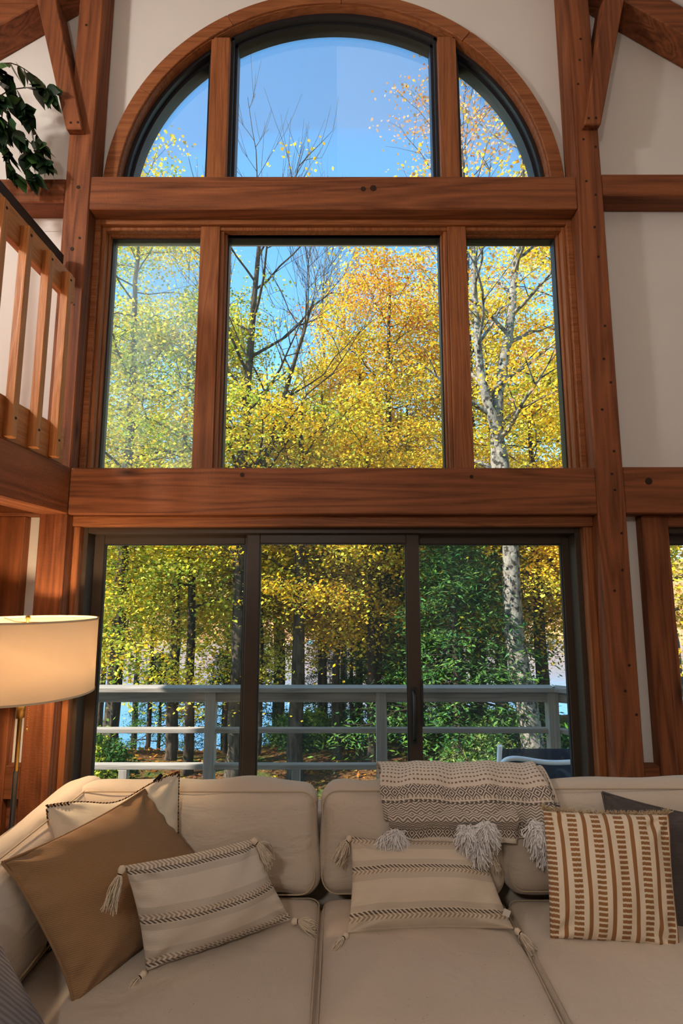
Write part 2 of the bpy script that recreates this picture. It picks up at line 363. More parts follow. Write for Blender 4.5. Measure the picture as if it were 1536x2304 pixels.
h.build('handle', M_BLACK, d1); MB().box(.44, .452, 3.055, 3.075, .95, 1.2).build('latch', M_BLACK, d1)
tr = MB().box(XL, XR, 2.965, WF, 2.046, 2.106).build('trim_1', T['x'], None, .004); struct(tr)
MB().box(XL, -1.470, 2.985, WF + .01, 0, 2.046).build('jamb', T['z'], tr, .003)
MB().box(1.362, XR, 2.985, WF + .01, 0, 2.046).build('jamb', T['z'], tr, .003)
slider('door_2', 1.835, 3.30, [(1.865, 2.60, 1.893, 2.54, 3.13), (2.54, 3.27, 2.6, 3.21, 3.075)])
slider('door_3', -3.30, -1.955, [(-3.27, -2.57, -3.21, -2.63, 3.075), (-2.63, -1.985, -2.57, -2.015, 3.13)])
t2 = struct(MB().box(1.69, 1.84, 2.985, WF, 0, 2.11).build('trim_2', W['z'], None, .004))
MB().box(1.84, 3.4, 2.985, WF, 2.045, 2.11).build('head', W['x'], t2, .004)
t3 = struct(MB().box(-1.965, -1.785, 2.985, WF, 0, 2.105).build('trim_3', W['z'], None, .004))
MB().box(-3.4, -1.965, 2.985, WF, 2.045, 2.105).build('head', W['x'], t3, .004)
for s, nm, a, b in ((0, 'baseboard_left', -1.785, -1.656), (1, 'baseboard_right', 1.563, 1.69)):
    struct(MB().box(a, b, 2.99, WF, .60, .768).box(a, b, 3.03, WF, 0, .6).build(nm, W['x'], None, .003))
# ------------------------------------------------------------------ loft
lf = MB().box(RX0 + .001, -1.66, RY0 + .01, PF, 2.24, 2.36).build('trim_4', wood('loft_ceiling_wood', 'y', lin(190, 116, 60), lin(130, 70, 34), .5, 12, False)); struct(lf)
timber('loft_beam', MB().box(-1.66, XL + .004, RY0 + .01, PF - .002, 2.105, 2.367), 'y', 'heavy weathered timber edge beam carrying the loft railing', 'beam')
rl = empty('loft_railing', (-1.55, 2.0, 2.368))
tag(rl, 'pine loft railing with square balusters above the floor lamp', 'railing')
def rb(mb, name, ax, bev=.004, mat=None, par=None):
    o = mb.build(name, mat or PINE[ax], par or rl, bev); o.matrix_parent_inverse = (par or rl).matrix_world.inverted() if par else Matrix.Translation((-rl.location.x, -rl.location.y, -rl.location.z)); return o
rb(MB().box(-1.550, -1.512, RY0 + .1, 2.825, 3.293, 3.448), 'top_rail', 'y')
rb(MB().box(-1.650, -1.605, RY0 + .1, 2.86, 3.48, 3.615), 'hand_rail', 'y', .006, wood('dark_rail', 'y', lin(52, 34, 22), lin(30, 20, 14), .5, 14, False))
rb(MB().box(-1.550, -1.512, RY0 + .1, 2.825, 2.369, 2.565), 'kick_board', 'y')
bal = MB().box(-.0215, .0215, -.02, .02, 0, 1.025); scr = MB().lathe([(0, .0035), (.006, .003), (.0068, 0)], (0, 0, 0), 10)
k = 0; bm_ = sm_ = None
y = 2.70
while y > -2.0:
    if bm_ is None:
        b = bal.build('baluster', PINE['z'], rl, .003); bm_ = b.data
        s1 = scr.build('screw', M_PEG, b); sm_ = s1.data
    else:
        b = link(bpy.data.objects.new('baluster', bm_), rl); md = b.modifiers.new('bevel', 'BEVEL'); md.width = .003; md.segments = 1
        s1 = link(bpy.data.objects.new('screw', sm_), b)
    b.location = Vector((-1.4905, y, 2.376)) - rl.location
    s1.location = (.0215, 0, .985); s1.rotation_euler = (0, R(90), 0)
    s2 = link(bpy.data.objects.new('screw', sm_), b); s2.location = (.0215, 0, .09); s2.rotation_euler = (0, R(90), 0)
    y -= .187
# ================================================================== SOFA
def m_linen(name, a, b, speck, scale=1.0, sheen=0.15):
    g = G(name); co = g.coord('Object')
    n1 = g.noise(co, 340 * scale, 2, 0.6); n2 = g.noise(co, 3.5, 4, 0.55)
    col = g.mix(n2, a, b); col = g.mix(g.math('MULTIPLY', n1, .35), col, tuple(c * .62 for c in a))
    s = g.voronoi(co, 55); s = g.math('LESS_THAN', s, .085)
    s = g.math('MULTIPLY', s, g.math('GREATER_THAN', g.noise(co, 30, 1), .56))
    col = g.mix(g.math('MULTIPLY', s, speck), col, tuple(c * .22 for c in a))
    wr = g.noise(g.mapping(co, (2.2, 2.2, 5)), 2.3, 3, .5, .8)
    h = g.math('ADD', g.math('MULTIPLY', n1, .016), g.math('MULTIPLY', wr, .34))
    return g.done(g.bsdf(col, .95, g.bump(h, .55, .06), .05, 0, sheen))
M_SOFA = m_linen('sofa_linen', lin(206, 190, 171), lin(220, 206, 189), .6)
M_PIPE = plain('sofa_piping', lin(196, 176, 150), .95, .05)
M_LEG = wood('sofa_leg_wood', 'z', lin(90, 58, 36), lin(60, 36, 22), .4, 20, False)
def wob(P, amp, seed, freq=3.0):
    rs = np.random.RandomState(seed); d = np.zeros(len(P))
    for i in range(7):
        k = rs.normal(size=3) * freq * (1 + .5 * i); d += np.sin(P @ k + rs.rand() * 6.3) / (1 + .6 * i)
    return d * amp
def soft_box(sx, sy, sz, r, puff, seed=0, n=(26, 10, 14), wr=.004):
    """rounded, puffed upholstery block centred on the origin"""
    h = np.array([sx, sy, sz]) / 2; V = []; F = []; base = 0
    for ax in range(3):
        for sg in (-1, 1):
            a, b = (ax + 1) % 3, (ax + 2) % 3
            def grid(ni, hh):
                t = np.linspace(-1, 1, ni + 1); e = min(.6, 1.5 * r / hh); return np.sign(t) * np.abs(t) ** (1 - .45 * (1 - e))
            ga, gb = grid(n[a], h[a]), grid(n[b], h[b])
            A, B = np.meshgrid(ga, gb, indexing='ij'); P = np.zeros(A.shape + (3,)); P[..., ax] = sg; P[..., a] = A; P[..., b] = B
            P = P.reshape(-1, 3); q = P * h; inner = np.clip(q, -(h - r), h - r); d = q - inner
            ln = np.linalg.norm(d, axis=1)[:, None]; q = inner + d / np.maximum(ln, 1e-9) * r
            pf = puff[ax] * (1 - P[:, a] ** 2) ** .8 * (1 - P[:, b] ** 2) ** .8
            q[:, ax] += sg * pf
            q += (d / np.maximum(ln, 1e-9)) * wob(q, wr, seed, 5.0)[:, None]
            na, nb = len(ga), len(gb); i = np.arange(na - 1)[:, None] * nb; j = np.arange(nb - 1)[None]
            f = np.stack([i + j, i + nb + j, i + nb + j + 1, i + j + 1], -1).reshape(-1, 4)
            if sg < 0: f = f[:, ::-1]
            V.append(q); F.append(f + base); base += len(q)
    V = np.concatenate(V); F = np.concatenate(F)
    key = np.round(V, 5); _, idx, inv = np.unique(key, axis=0, return_index=True, return_inverse=True)
    return V[idx], inv.ravel()[F]
def rim_path(sx, sz, r, y, n=8, puff=0, k=1.0):
    pts = []
    for cx, cz, a0 in ((1, 1, 0), (-1, 1, 90), (-1, -1, 180), (1, -1, 270)):
        for i in range(n + 1):
            a = R(a0 + 90 * i / n); pts.append((cx * (sx / 2 - r) + r * math.cos(a), y, cz * (sz / 2 - r) + r * math.sin(a)))
    # more points along the straight runs so that the rim follows the puffed face
    out = []
    for p, q in zip(pts, pts[1:] + pts[:1]):
        L = math.dist(p, q); m = max(1, int(L / .04))
        out += [tuple(p[j] + (q[j] - p[j]) * t / m for j in range(3)) for t in range(m)]
    out.append(out[0]); return out
sofa = empty('sectional_sofa', (0.1, 2.1, 0))
tag(sofa, 'cream linen sectional sofa with loose back and seat cushions', 'sofa')
def place(o, loc, rot=(0, 0, 0)):
    o.location = Vector(loc) - sofa.location; o.rotation_euler = rot
def cushion(name, size, r, puff, loc, rot, seed, n=(30, 10, 16), pipe=None, wr=.004):
    V, F = soft_box(*size, r, puff, seed, n, wr); o = np_obj(name, V, F, M_SOFA, sofa, smooth=True); place(o, loc, rot)
    if pipe == 'front':
        pts = rim_path(size[0] - .030, size[2] - .030, r * .9, -size[1] / 2 + r * .16, 8)
        MB().tube(pts, .0028, 6, False).build('piping', M_PIPE, o)
    if pipe == 'top':
        pts = [(x, z, size[2] / 2 - r * .22) for x, _, z in rim_path(size[0] - .026, size[1] - .026, r * .9, 0, 8)]
        MB().tube(pts, .0028, 6, False).build('piping', M_PIPE, o)
    return o
def frame(mb, name='frame'):
    o = mb.build(name, M_SOFA, sofa, .03, 3); o.matrix_parent_inverse = Matrix.Translation(-sofa.location); return o
frame(MB().box(-1.36, 1.78, 1.68, 2.74, .10, .30).box(-1.36, -.10, .98, 1.68, .10, .30), 'base')
frame(MB().box(-1.36, 1.78, 2.56, 2.74, .28, .70), 'back_frame')
frame(MB().box(-1.42, -1.27, .98, 2.74, .10, .70), 'arm_frame')
frame(MB().box(1.74, 1.90, 1.66, 2.74, .10, .64), 'arm')
for x, y in ((-1.3, 1.05), (-.2, 1.05), (-1.3, 2.65), (1.8, 1.75), (1.8, 2.65)):
    o = MB().lathe([(0, 0), (.022, 0), (.03, .10), (0, .10)], (0, 0, 0), 16).build('leg', M_LEG, sofa); place(o, (x, y, 0))
# seat cushions
cushion('seat_cushion', (.955, 1.36, .19), .055, (.004, .008, .030), (-.553, 1.68, .383), (0, 0, 0), 3, (24, 32, 8), 'top', .003)
cushion('seat_cushion', (.735, .68, .19), .055, (.004, .010, .032), (.285, 2.005, .383), (0, 0, 0), 4, (24, 24, 8), 'top', .003)
cushion('seat_cushion', (1.075, .68, .19), .055, (.004, .010, .030), (1.185, 2.005, .383), (0, 0, 0), 5, (28, 24, 8), 'top', .003)
# back cushions, leaning
lean = R(-9)
for x0, x1, seed, dz in ((-1.13, -.098, 11, 0.0), (-.088, .655, 12, .004), (.662, 1.73, 13, .012)):
    cushion('back_cushion', (x1 - x0 + .012, .20, .40), .07, (.004, .040, .016), ((x0 + x1) / 2, 2.425, .668 + dz), (lean, 0, 0), seed, (44, 12, 24), 'front', .009)
cushion('side_cushion', (1.30, .20, .40), .07, (.006, .036, .012), (-1.122, 1.925, .664), (R(-13), 0, R(90)), 14, (44, 12, 24), 'front', .009)

# ================================================================== PILLOWS AND THROW
def pillow_arrays(TL, TR, BR, BL, thick, n=72, pinch=.05, chop=0.0, seed=1, wr=.006, pw=.55, flip=False, corner=0.0):
    TL, TR, BR, BL = (np.array(p, float) for p in (TL, TR, BR, BL))
    t = np.linspace(-1, 1, n + 1); t = np.sign(t) * (1 - (1 - np.abs(t)) ** 1.35)
    U, Wv = np.meshgrid(t, t, indexing='ij'); U = U.ravel(); Wv = Wv.ravel()
    u = U * (1 - pinch * (1 - Wv ** 2)); w_ = Wv * (1 - pinch * (1 - U ** 2))
    w_ = w_ - chop * np.exp(-(U / .45) ** 2) * np.clip(Wv, 0, 1) ** 2
    a = (u + 1) / 2; b = (w_ + 1) / 2
    base = ((1 - a) * b)[:, None] * TL + (a * b)[:, None] * TR + (a * (1 - b))[:, None] * BR + ((1 - a) * (1 - b))[:, None] * BL
    N = np.cross(TR - BL, TL - BR); N /= np.linalg.norm(N)
    if N[1] > 0: N = -N
    prof = ((1 - U ** 2).clip(0) * (1 - Wv ** 2).clip(0)) ** pw
    wk = wob(base, wr, seed, 9.0) * prof ** .5
    for cu in (-1, 1):                                   # creases running in from the corners, puckers along the seams
        for cw in (-1, 1):
            du, dw = U - cu, Wv - cw; rr = np.sqrt(du ** 2 + dw ** 2); an = np.arctan2(np.abs(dw), np.abs(du))
            wk += wr * .9 * np.exp(-(rr / .62) ** 2) * np.sin(an * (7 + (seed + cu) % 3) + seed) * np.clip(rr * 3, 0, 1)
    ed = np.maximum(np.abs(U), np.abs(Wv)); along = np.where(np.abs(U) > np.abs(Wv), Wv, U)
    wk += wr * .35 * np.sin(along * 23 + seed) * np.exp(-((1 - ed) / .16) ** 2) * np.clip((1 - ed) * 30, 0, 1)
    edge = np.maximum(np.abs(U), np.abs(Wv)) > .9999
    front = base + N * (prof * thick + wk)[:, None]; back = base - N * (prof * thick)[:, None]
    m = n + 1; i = np.arange(n)[:, None] * m; j = np.arange(n)[None]
    f = np.stack([i + j, i + m + j, i + m + j + 1, i + j + 1], -1).reshape(-1, 4)
    mapb = np.arange(m * m) + m * m; mapb[edge] = np.nonzero(edge)[0]
    V = np.concatenate([front, back]); F = np.concatenate([f, mapb[f][:, ::-1]])
    uv = np.stack([(U + 1) / 2, (Wv + 1) / 2], -1); uv = np.concatenate([uv, uv])
    idx = np.arange(m * m).reshape(m, m)
    loop = list(idx[:, -1]) + list(idx[-1, ::-1][1:]) + list(idx[::-1, 0][1:]) + list(idx[0, :][1:])
    return V, F, uv, front[loop], N
def throw_pillow(name, corners, thick, mat, label, origin, cat='pillow', **kw):
    V, F, uv, loop, N = pillow_arrays(*corners, thick, **kw)
    o = np_obj(name, V - np.array(origin), F, mat, None, smooth=True, uv=uv); o.location = origin; tag(o, label, cat)
    return o, loop - np.array(origin), N
def m_weave(name, a, b, kind):
    """woven cloth whose pattern runs in the pillow's own uv"""
    g = G(name); uvn = g.n('ShaderNodeUVMap'); uvn.uv_map = 'UVMap'; uv = uvn.outputs[0]; x, y, _ = g.xyz(uv)
    co = g.coord('Object'); n1 = g.noise(co, 420, 2, .6); n2 = g.noise(co, 5, 3)
    col = g.mix(n2, a, b); h = g.math('MULTIPLY', n1, .4)
    F = lambda v: g.math('FRACT', v); M = lambda p, q: g.math('MULTIPLY', p, q); A = lambda p, q: g.math('ADD', p, q)
    lt = lambda p, q: g.math('LESS_THAN', p, q); near = lambda v, c, wd: lt(g.math('ABSOLUTE', g.math('SUBTRACT', v, c)), wd)
    if kind == 'twill':
        d = F(A(M(x, 46), M(y, 78))); s = g.math('ABSOLUTE', g.math('SUBTRACT', d, .5)); col = g.mix(M(s, .95), col, tuple(c * .62 for c in a)); h = A(M(s, 1.2), h)
    if kind == 'ribs':
        d = F(A(M(x, 30), M(y, 14))); s = g.math('ABSOLUTE', g.math('SUBTRACT', d, .5)); e = F(A(M(x, 80), M(y, -160)))
        col = g.mix(M(s, 1.5), col, tuple(c * .45 for c in a)); col = g.mix(M(lt(e, .4), .35), col, tuple(c * .5 for c in a)); h = A(M(s, 2.5), h)
    if kind.startswith('lumbar'):
        rib = F(M(y, 74)); s = g.math('ABSOLUTE', g.math('SUBTRACT', rib, .5)); col = g.mix(M(s, .22), col, tuple(c * .6 for c in a)); h = A(M(s, .5), h)
        sgn = -1 if kind == 'lumbar_a' else 1
        bands = (.055, .46, .93) if kind == 'lumbar_a' else (.16, .63, .985)
        for c in bands:
            yy = g.math('SUBTRACT', y, c)
            tanm = M(near(yy, -sgn * .040, .030), lt(F(A(M(x, 34), M(g.math('ABSOLUTE', g.math('SUBTRACT', yy, -sgn * .040)), 22))), .5))
            col = g.mix(M(tanm, .75), col, lin(150, 124, 98))
            grey = near(yy, -sgn * .105, .035); col = g.mix(M(grey, .28), col, lin(150, 138, 124))
            grey = near(yy, sgn * .055, .03); col = g.mix(M(grey, .28), col, lin(150, 138, 124))
            dk = M(near(yy, 0, .018), lt(F(A(M(x, 34), M(yy, 24))), .55))
            col = g.mix(M(dk, .9), col, lin(74, 62, 54)); h = A(h, M(A(dk, tanm), .8))
    if kind == 'stripes':
        d = F(A(M(x, 120), M(y, 120))); col = g.mix(M(lt(d, .5), .10), col, tuple(c * .6 for c in a))
        P = .1835
        sx = F(A(M(x, 1 / P), -.12 / P + 40)); solid = lt(g.math('ABSOLUTE', g.math('SUBTRACT', sx, .5)), .095)
        sx2 = F(A(M(x, 1 / P), -.03 / P + 40.5 - .5)); dash = lt(g.math('ABSOLUTE', g.math('SUBTRACT', F(A(sx2, .5)), .5)), .19)
        sx3 = F(A(sx, .5)); solid = lt(g.math('ABSOLUTE', g.math('SUBTRACT', sx3, .5)), .085)
        jag = M(g.noise(g.mapping(uv, (90, 1, 1)), 1.0, 0), .25)
        dash = M(dash, lt(F(A(M(y, 25), jag)), .62))
        k = g.math('MAXIMUM', solid, dash); col = g.mix(k, col, lin(152, 106, 66)); h = A(h, M(k, .6))
    if kind == 'heather':
        hn = g.noise(g.mapping(co, (30, 30, 220)), 1.0, 3, .7); hv = g.noise(g.mapping(co, (220, 30, 30)), 1.0, 3, .7)
        col = g.mix(hn, tuple(c * .55 for c in a), b); col = g.mix(g.math('MULTIPLY', hv, .5), col, tuple(c * .6 for c in a))
    return g.done(g.bsdf(col, .95, g.bump(h, .4, .004), .05, 0, .15))
M_WHITE = m_linen('white_velvet', lin(226, 212, 186), lin(234, 222, 200), 0, 1.0, .3)
M_TAN = m_weave('tan_twill', lin(156, 120, 84), lin(168, 132, 95), 'twill')
M_LUA = m_weave('lumbar_cloth', lin(216, 202, 184), lin(226, 214, 198), 'lumbar_a')
M_LUB = m_weave('lumbar_cloth_b', lin(216, 200, 178), lin(226, 211, 190), 'lumbar_b')
M_STR = m_weave('striped_cloth', lin(226, 208, 180), lin(234, 218, 194), 'stripes')
M_GREY = m_weave('grey_ribbed_knit', lin(146, 138, 138), lin(160, 152, 152), 'ribs')
M_CHAR = m_weave('charcoal_heather', lin(88, 80, 78), lin(108, 99, 96), 'heather')
M_YARN = plain('cream_yarn', lin(222, 205, 182), .95, .05, 0, 60, .15)
M_YARNW = plain('white_yarn', lin(240, 234, 230), .95, .05, 0, 60, .12)
M_FRINGE = plain('fringe_yarn', lin(212, 186, 150), .95, .05, 0, 90, .35)
M_STITCH = plain('stitch_yarn', lin(60, 40, 28), .9, .05)
def strands(origin, axis, n, length, spread, rad, seed, droop=.5, seg=5, start=.0):
    rs = np.random.RandomState(seed); axis = np.array(axis, float); axis /= np.linalg.norm(axis)
    ref = np.array([0, 0, 1.]) if abs(axis[2]) < .8 else np.array([1., 0, 0]); a = np.cross(axis, ref); a /= np.linalg.norm(a); b = np.cross(axis, a)
    Vs = []; Fs = []; base = 0
    for i in range(n):
        th = rs.rand() * 6.283; q = spread * math.sqrt(rs.rand()); L = length * (.72 + .34 * rs.rand())
        d = axis + q * (math.cos(th) * a + math.sin(th) * b); d /= np.linalg.norm(d)
        t = np.linspace(0, 1, seg)[:, None]; wv = rs.normal(size=3) * .10 * L
        P = np.array(origin) + start * d + t * L * d + (t ** 2) * np.array([0, 0, -droop * L]) + np.sin(t * 3.1) * wv
        V, F = tube_arrays(P, rad * np.linspace(1, .7, seg), 3); Vs.append(V); Fs.append(F + base); base += len(V)
    return np.concatenate(Vs), np.concatenate(Fs)
def tassel(parent, pos, axis, length, seed, n=80, mat=M_YARN, droop=.35, spread=.40, rad=.0021):
    ax = Vector(axis).normalized(); pos = Vector(pos)
    q = ax.to_track_quat('Z', 'Y'); k = MB().lathe([(0, -.012), (.009, -.008), (.012, 0), (.010, .008), (.005, .014), (.008, .018), (.0, .022)], (0, 0, 0), 14)
    o = k.build('tassel', mat, parent); o.location = pos; o.rotation_euler = q.to_euler()
    V, F = strands((0, 0, .012), (0, 0, 1), n, length, spread, rad, seed, 0)
    inv = q.inverted() @ Vector((0, 0, -1)); r_ = np.linalg.norm(V[:, :2], axis=1); t = np.clip(V[:, 2] / length, 0, 1.2)
    V = V + (t ** 2)[:, None] * np.array(inv)[None] * droop * length
    np_obj('yarn', V, F, mat, o, smooth=True); 
    MB().lathe([(.0062, .010), (.0075, .0125), (.0062, .015)], (0, 0, 0), 12).build('tie', M_STITCH, o)
    return o
def piping(parent, loop, mat, rad=.004, name='piping'):
    return MB().tube(list(map(tuple, loop)), rad, 6, False).build(name, mat, parent)

# white pillow with whip stitching
o, loop, N = throw_pillow('throw_pillow', [(-1.10, 2.12, .905), (-.672, 2.335, .955), (-.60, 2.20, .49), (-1.0, 2.0, .485)], .095, M_WHITE,
    'plain white pillow edged with brown and black blanket stitching', (-.84, 2.15, .48), pinch=.05, chop=.17, seed=21, wr=.010)
st = MB(); L = np.concatenate([[0], np.cumsum(np.linalg.norm(np.diff(loop, axis=0), axis=1))]); s = 0; i = 0
ctr = loop.mean(0)
pl_s = plain('stitch_brown', lin(132, 92, 60), .9)
st2 = MB()
while s < L[-1] - .01:
    p = np.array([np.interp(s, L, loop[:, k]) for k in range(3)]); q = np.array([np.interp(s + .006, L, loop[:, k]) for k in range(3)])
    inn = ctr - p; inn /= np.linalg.norm(inn)
    (st if i % 2 == 0 else st2).tube([tuple(p + N * .004 + inn * .012), tuple(p + N * .004 - inn * .002), tuple(q + N * -.004 - inn * .002)], .003, 5)
    s += .0115; i += 1
st.build('stitching', M_STITCH, o); st2.build('stitching', pl_s, o)
tg = MB().box(-.02, .02, -.002, .002, 0, .014).build('label_tab', plain('black_tab', (.012, .012, .014), .7), o)
p = loop[int(len(loop) * .197)]; tg.location = p; tg.rotation_euler = (R(-10), R(-40), R(25))
# tan twill pillow
o, loop, N = throw_pillow('throw_pillow', [(-1.052, 1.785, .868), (-.775, 2.23, .922), (-.46, 2.30, .545), (-.792, 1.765, .484)], .100, M_TAN,
    'large tan brown twill pillow standing on one corner', (-.785, 1.85, .48), pinch=.065, seed=22, wr=.014)
piping(o, loop, M_TAN, .0045)
# cream lumbar pillow leaning on the tan one
cn = [(-.690, 1.835, .835), (-.333, 2.150, .776), (-.180, 2.140, .502), (-.620, 1.875, .505)]
o, loop, N = throw_pillow('lumbar_pillow', cn, .078, M_LUA, 'cream woven lumbar pillow with tassels leaning on the tan brown pillow', (-.45, 2.04, .48), pinch=.045, seed=23, wr=.009)
for k, (c_, ax) in enumerate(zip(cn, [(-.25, -.5, -.9), (.9, -.1, -.7), (1, -.1, .05), (-.35, -.6, -.15)])):
    tassel(o, np.array(c_) + np.array(ax) * .008 + np.array((0, -.012, .004)) - np.array(o.location), ax, .072, 60 + k)
# cream lumbar pillow under the throw
cn = [(.035, 2.275, .730), (.555, 2.275, .712), (.620, 2.10, .497), (.020, 2.075, .497)]
o, loop, N = throw_pillow('lumbar_pillow', cn, .078, M_LUB, 'cream woven lumbar pillow with tassels below the folded throw', (.31, 2.16, .48), pinch=.045, seed=24, wr=.009)
for k, (c_, ax) in enumerate(zip(cn, [(-.6, -.4, -.6), (.55, -.6, -.75), (.6, -.85, -.12), (-.6, -.8, -.1)])):
    tassel(o, np.array(c_) + np.array(ax) * .008 + np.array((0, -.012, .004)) - np.array(o.location), ax, .068, 70 + k)
tb = MB().box(-.011, .011, -.001, .001, 0, .03).build('label_tab', plain('white_tab', lin(230, 224, 214), .8), o)
tb.location = np.array((.606, 2.10, .545)) - np.array(o.location); tb.rotation_euler = (0, R(-62), R(20))
# charcoal pillow behind the striped one
o, loop, N = throw_pillow('throw_pillow', [(1.06, 2.305, .885), (1.50, 2.20, .815), (1.48, 2.03, .49), (1.02, 2.16, .49)], .055, M_CHAR,
    'dark charcoal pillow tucked behind the striped one', (1.27, 2.17, .48), pinch=.05, seed=26, wr=.006)
piping(o, loop, M_CHAR, .005)
# striped pillow with fringe
cn = [(.785, 2.215, .852), (1.232, 2.150, .862), (1.150, 2.005, .488), (.735, 2.065, .488)]
o, loop, N = throw_pillow('striped_pillow', cn, .085, M_STR, 'cream pillow with brown solid and dashed stripes and fringed edges', (.98, 2.10, .48), pinch=.025, seed=25, wr=.010)
m_ = len(loop); quart = (m_ - 1) // 4
for nm, seg_, sg in (('fringe', loop[:quart + 1], 1), ('fringe', loop[2 * quart:3 * quart + 1], -1)):
    Vs = []; Fs = []; b0 = 0; rs = np.random.RandomState(5 + sg)
    L = np.linspace(0, len(seg_) - 1, 150)
    for q in L:
        p = np.array([np.interp(q, range(len(seg_)), seg_[:, k]) for k in range(3)])
        e = .6 * (abs(q / (len(seg_) - 1) - .5) > .47)
        V, F = strands(p, np.array([rs.normal() * .35, rs.normal() * .3 - .15, sg * .8]), 3 + int(6 * e), .021 * (1 + e), .6, .0011, rs.randint(9999), .2, 4); Vs.append(V); Fs.append(F + b0); b0 += len(V)
    np_obj(nm, np.concatenate(Vs), np.concatenate(Fs), M_FRINGE, o)['kind'] = 'stuff'
MB().tube(list(map(tuple, loop[quart:2 * quart + 1])), .003, 6).build('seam', M_STR, o)
# grey knitted pillow in the corner of the chaise
o, loop, N = throw_pillow('throw_pillow', [(-1.16, 1.24, .86), (-.985, 1.62, .80), (-.775, 1.62, .50), (-.94, 1.16, .50)], .085, M_GREY,
    'grey ribbed knit pillow leaning on the chaise side cushion', (-.95, 1.42, .48), pinch=.03, seed=27, wr=.004)

# throw blanket folded over the sofa back
def m_throw():
    g = G('throw_weave'); uvn = g.n('ShaderNodeUVMap'); uvn.uv_map = 'UVMap'; x, y, _ = g.xyz(uvn.outputs[0])
    co = g.coord('Object'); n1 = g.noise(co, 380, 2, .6)
    F = lambda v: g.math('FRACT', v); M = lambda p, q: g.math('MULTIPLY', p, q); A = lambda p, q: g.math('ADD', p, q); S = lambda p, q: g.math('SUBTRACT', p, q)
    lt = lambda p, q: g.math('LESS_THAN', p, q); gt = lambda p, q: g.math('GREATER_THAN', p, q); ab = lambda p: g.math('ABSOLUTE', p)
    cream, brown, dark = lin(226, 211, 192), lin(140, 100, 64), lin(76, 70, 68)
    col = g.mix(g.noise(co, 12, 3), cream, lin(214, 199, 182))
    ribs = ab(S(F(M(y, 62)), .5)); h = M(ribs, 1.0)
    # dotted rows on the fold
    row = M(lt(ab(S(F(M(y, 1 / .026)), .5)), .17), lt(y, .168))
    dots = M(row, lt(F(A(M(x, 62), M(g.noise(co, 40, 1), .8))), .52)); col = g.mix(M(dots, .9), col, g.mix(g.noise(co, 22, 1), brown, lin(92, 68, 50)))
    # lozenge band
    def band(c, wd, n):
        yy = M(S(y, c), 1 / wd); inb = lt(ab(yy), 1.0); tri = ab(S(F(M(x, n)), .5))
        d = F(M(A(M(tri, 2.0), ab(yy)), 1.6)); return M(inb, lt(d, .55))
    b1 = band(.188, .020, 26.0); col = g.mix(M(b1, .9), col, dark)
    b3 = band(.405, .020, 28.0); col = g.mix(M(b3, .9), col, lin(70, 60, 54))
    r2 = M(lt(ab(S(y, .212)), .004), lt(F(A(M(x, 70), M(g.noise(co, 45, 1), 1.2))), .5)); col = g.mix(M(r2, .8), col, lin(120, 108, 96))
    # chevrons
    zz = M(ab(S(F(M(x, 27)), .5)), 2.0); cv = M(gt(y, .222), lt(y, .384)); ch = M(cv, lt(F(A(M(zz, 1.1), M(y, 105))), .5)); col = g.mix(M(ch, .85), col, lin(96, 87, 80))
    dk = M(lt(ab(S(y, .226)), .005), lt(F(M(x, 54)), .6)); col = g.mix(M(dk, .8), col, dark)
    h = A(h, A(M(dots, 1.5), A(M(n1, .5), M(A(b1, ch), .5))))
    return g.done(g.bsdf(col, .95, g.bump(h, .55, .005), .05, 0, .2))
M_THROW = m_throw()
def cloth(name, prof, x0, x1, v0, seed, parent, sway=.006, nx=60, ny=44, th=.010, skew=0.0):
    P = spline([(0, a, b) for a, b in prof], ny); d = np.concatenate([[0], np.cumsum(np.linalg.norm(np.diff(P, axis=0), axis=1))])
    xs_ = np.linspace(0, 1, nx); V = []; UV = []
    Tn = np.gradient(P, axis=0); Tn /= np.linalg.norm(Tn, axis=1)[:, None]; Nn = np.stack([np.zeros(ny), Tn[:, 2], -Tn[:, 1]], -1)
    for i, t in enumerate(xs_):
        q = P.copy(); ph = sway * (np.sin(t * 17 + d * 6 + seed) + .6 * np.sin(t * 41 + d * 11 + seed * 2)) * np.clip(d / d[-1], .15, 1)
        q = q + Nn * ph[:, None]; q[:, 0] = x0 + (x1 - x0) * t + .006 * np.sin(d * 24 + seed + t * 2)
        q[:, 2] -= skew * t * (d / d[-1]) ** 2 + .004 * np.sin(t * 15 + seed) * (d / d[-1])
        V.append(q); UV.append(np.stack([np.full(ny, (x1 - x0) * t), v0 + d], -1))
    V = np.concatenate(V); UV = np.concatenate(UV); i = np.arange(nx - 1)[:, None] * ny; j = np.arange(ny - 1)[None]
    F = np.stack([i + j, i + ny + j, i + ny + j + 1, i + j + 1], -1).reshape(-1, 4)
    o = np_obj(name, V, F, M_THROW, parent, smooth=True, uv=UV)
    m = o.modifiers.new('solid', 'SOLIDIFY'); m.thickness = th; m.offset = 0
    return o
thr = empty('throw_blanket', (.5, 2.45, .90)); tag(thr, 'folded cream and grey woven throw blanket with fluffy white pompoms', 'blanket')
def tcloth(*a, **k):
    o = cloth(*a, parent=thr, **k); o.matrix_parent_inverse = Matrix.Translation(-thr.location); return o
front = [(2.62, .76), (2.605, .88), (2.545, .925), (2.46, .932), (2.37, .915), (2.315, .875), (2.29, .83), (2.283, .790)]
tcloth('upper_fold', front, .165, .855, -.245, 1, sway=.008, skew=.015)
tcloth('side_fold', [(2.60, .86), (2.53, .912), (2.46, .915), (2.38, .898), (2.335, .86), (2.318, .80), (2.310, .74)], .845, .885, -.16, 3, sway=.003, nx=10)
tcloth('lower_fold', [(2.315, .83), (2.285, .815), (2.262, .800), (2.268, .780), (2.280, .755), (2.277, .725), (2.275, .708)], .185, .70, .285, 5, sway=.004)
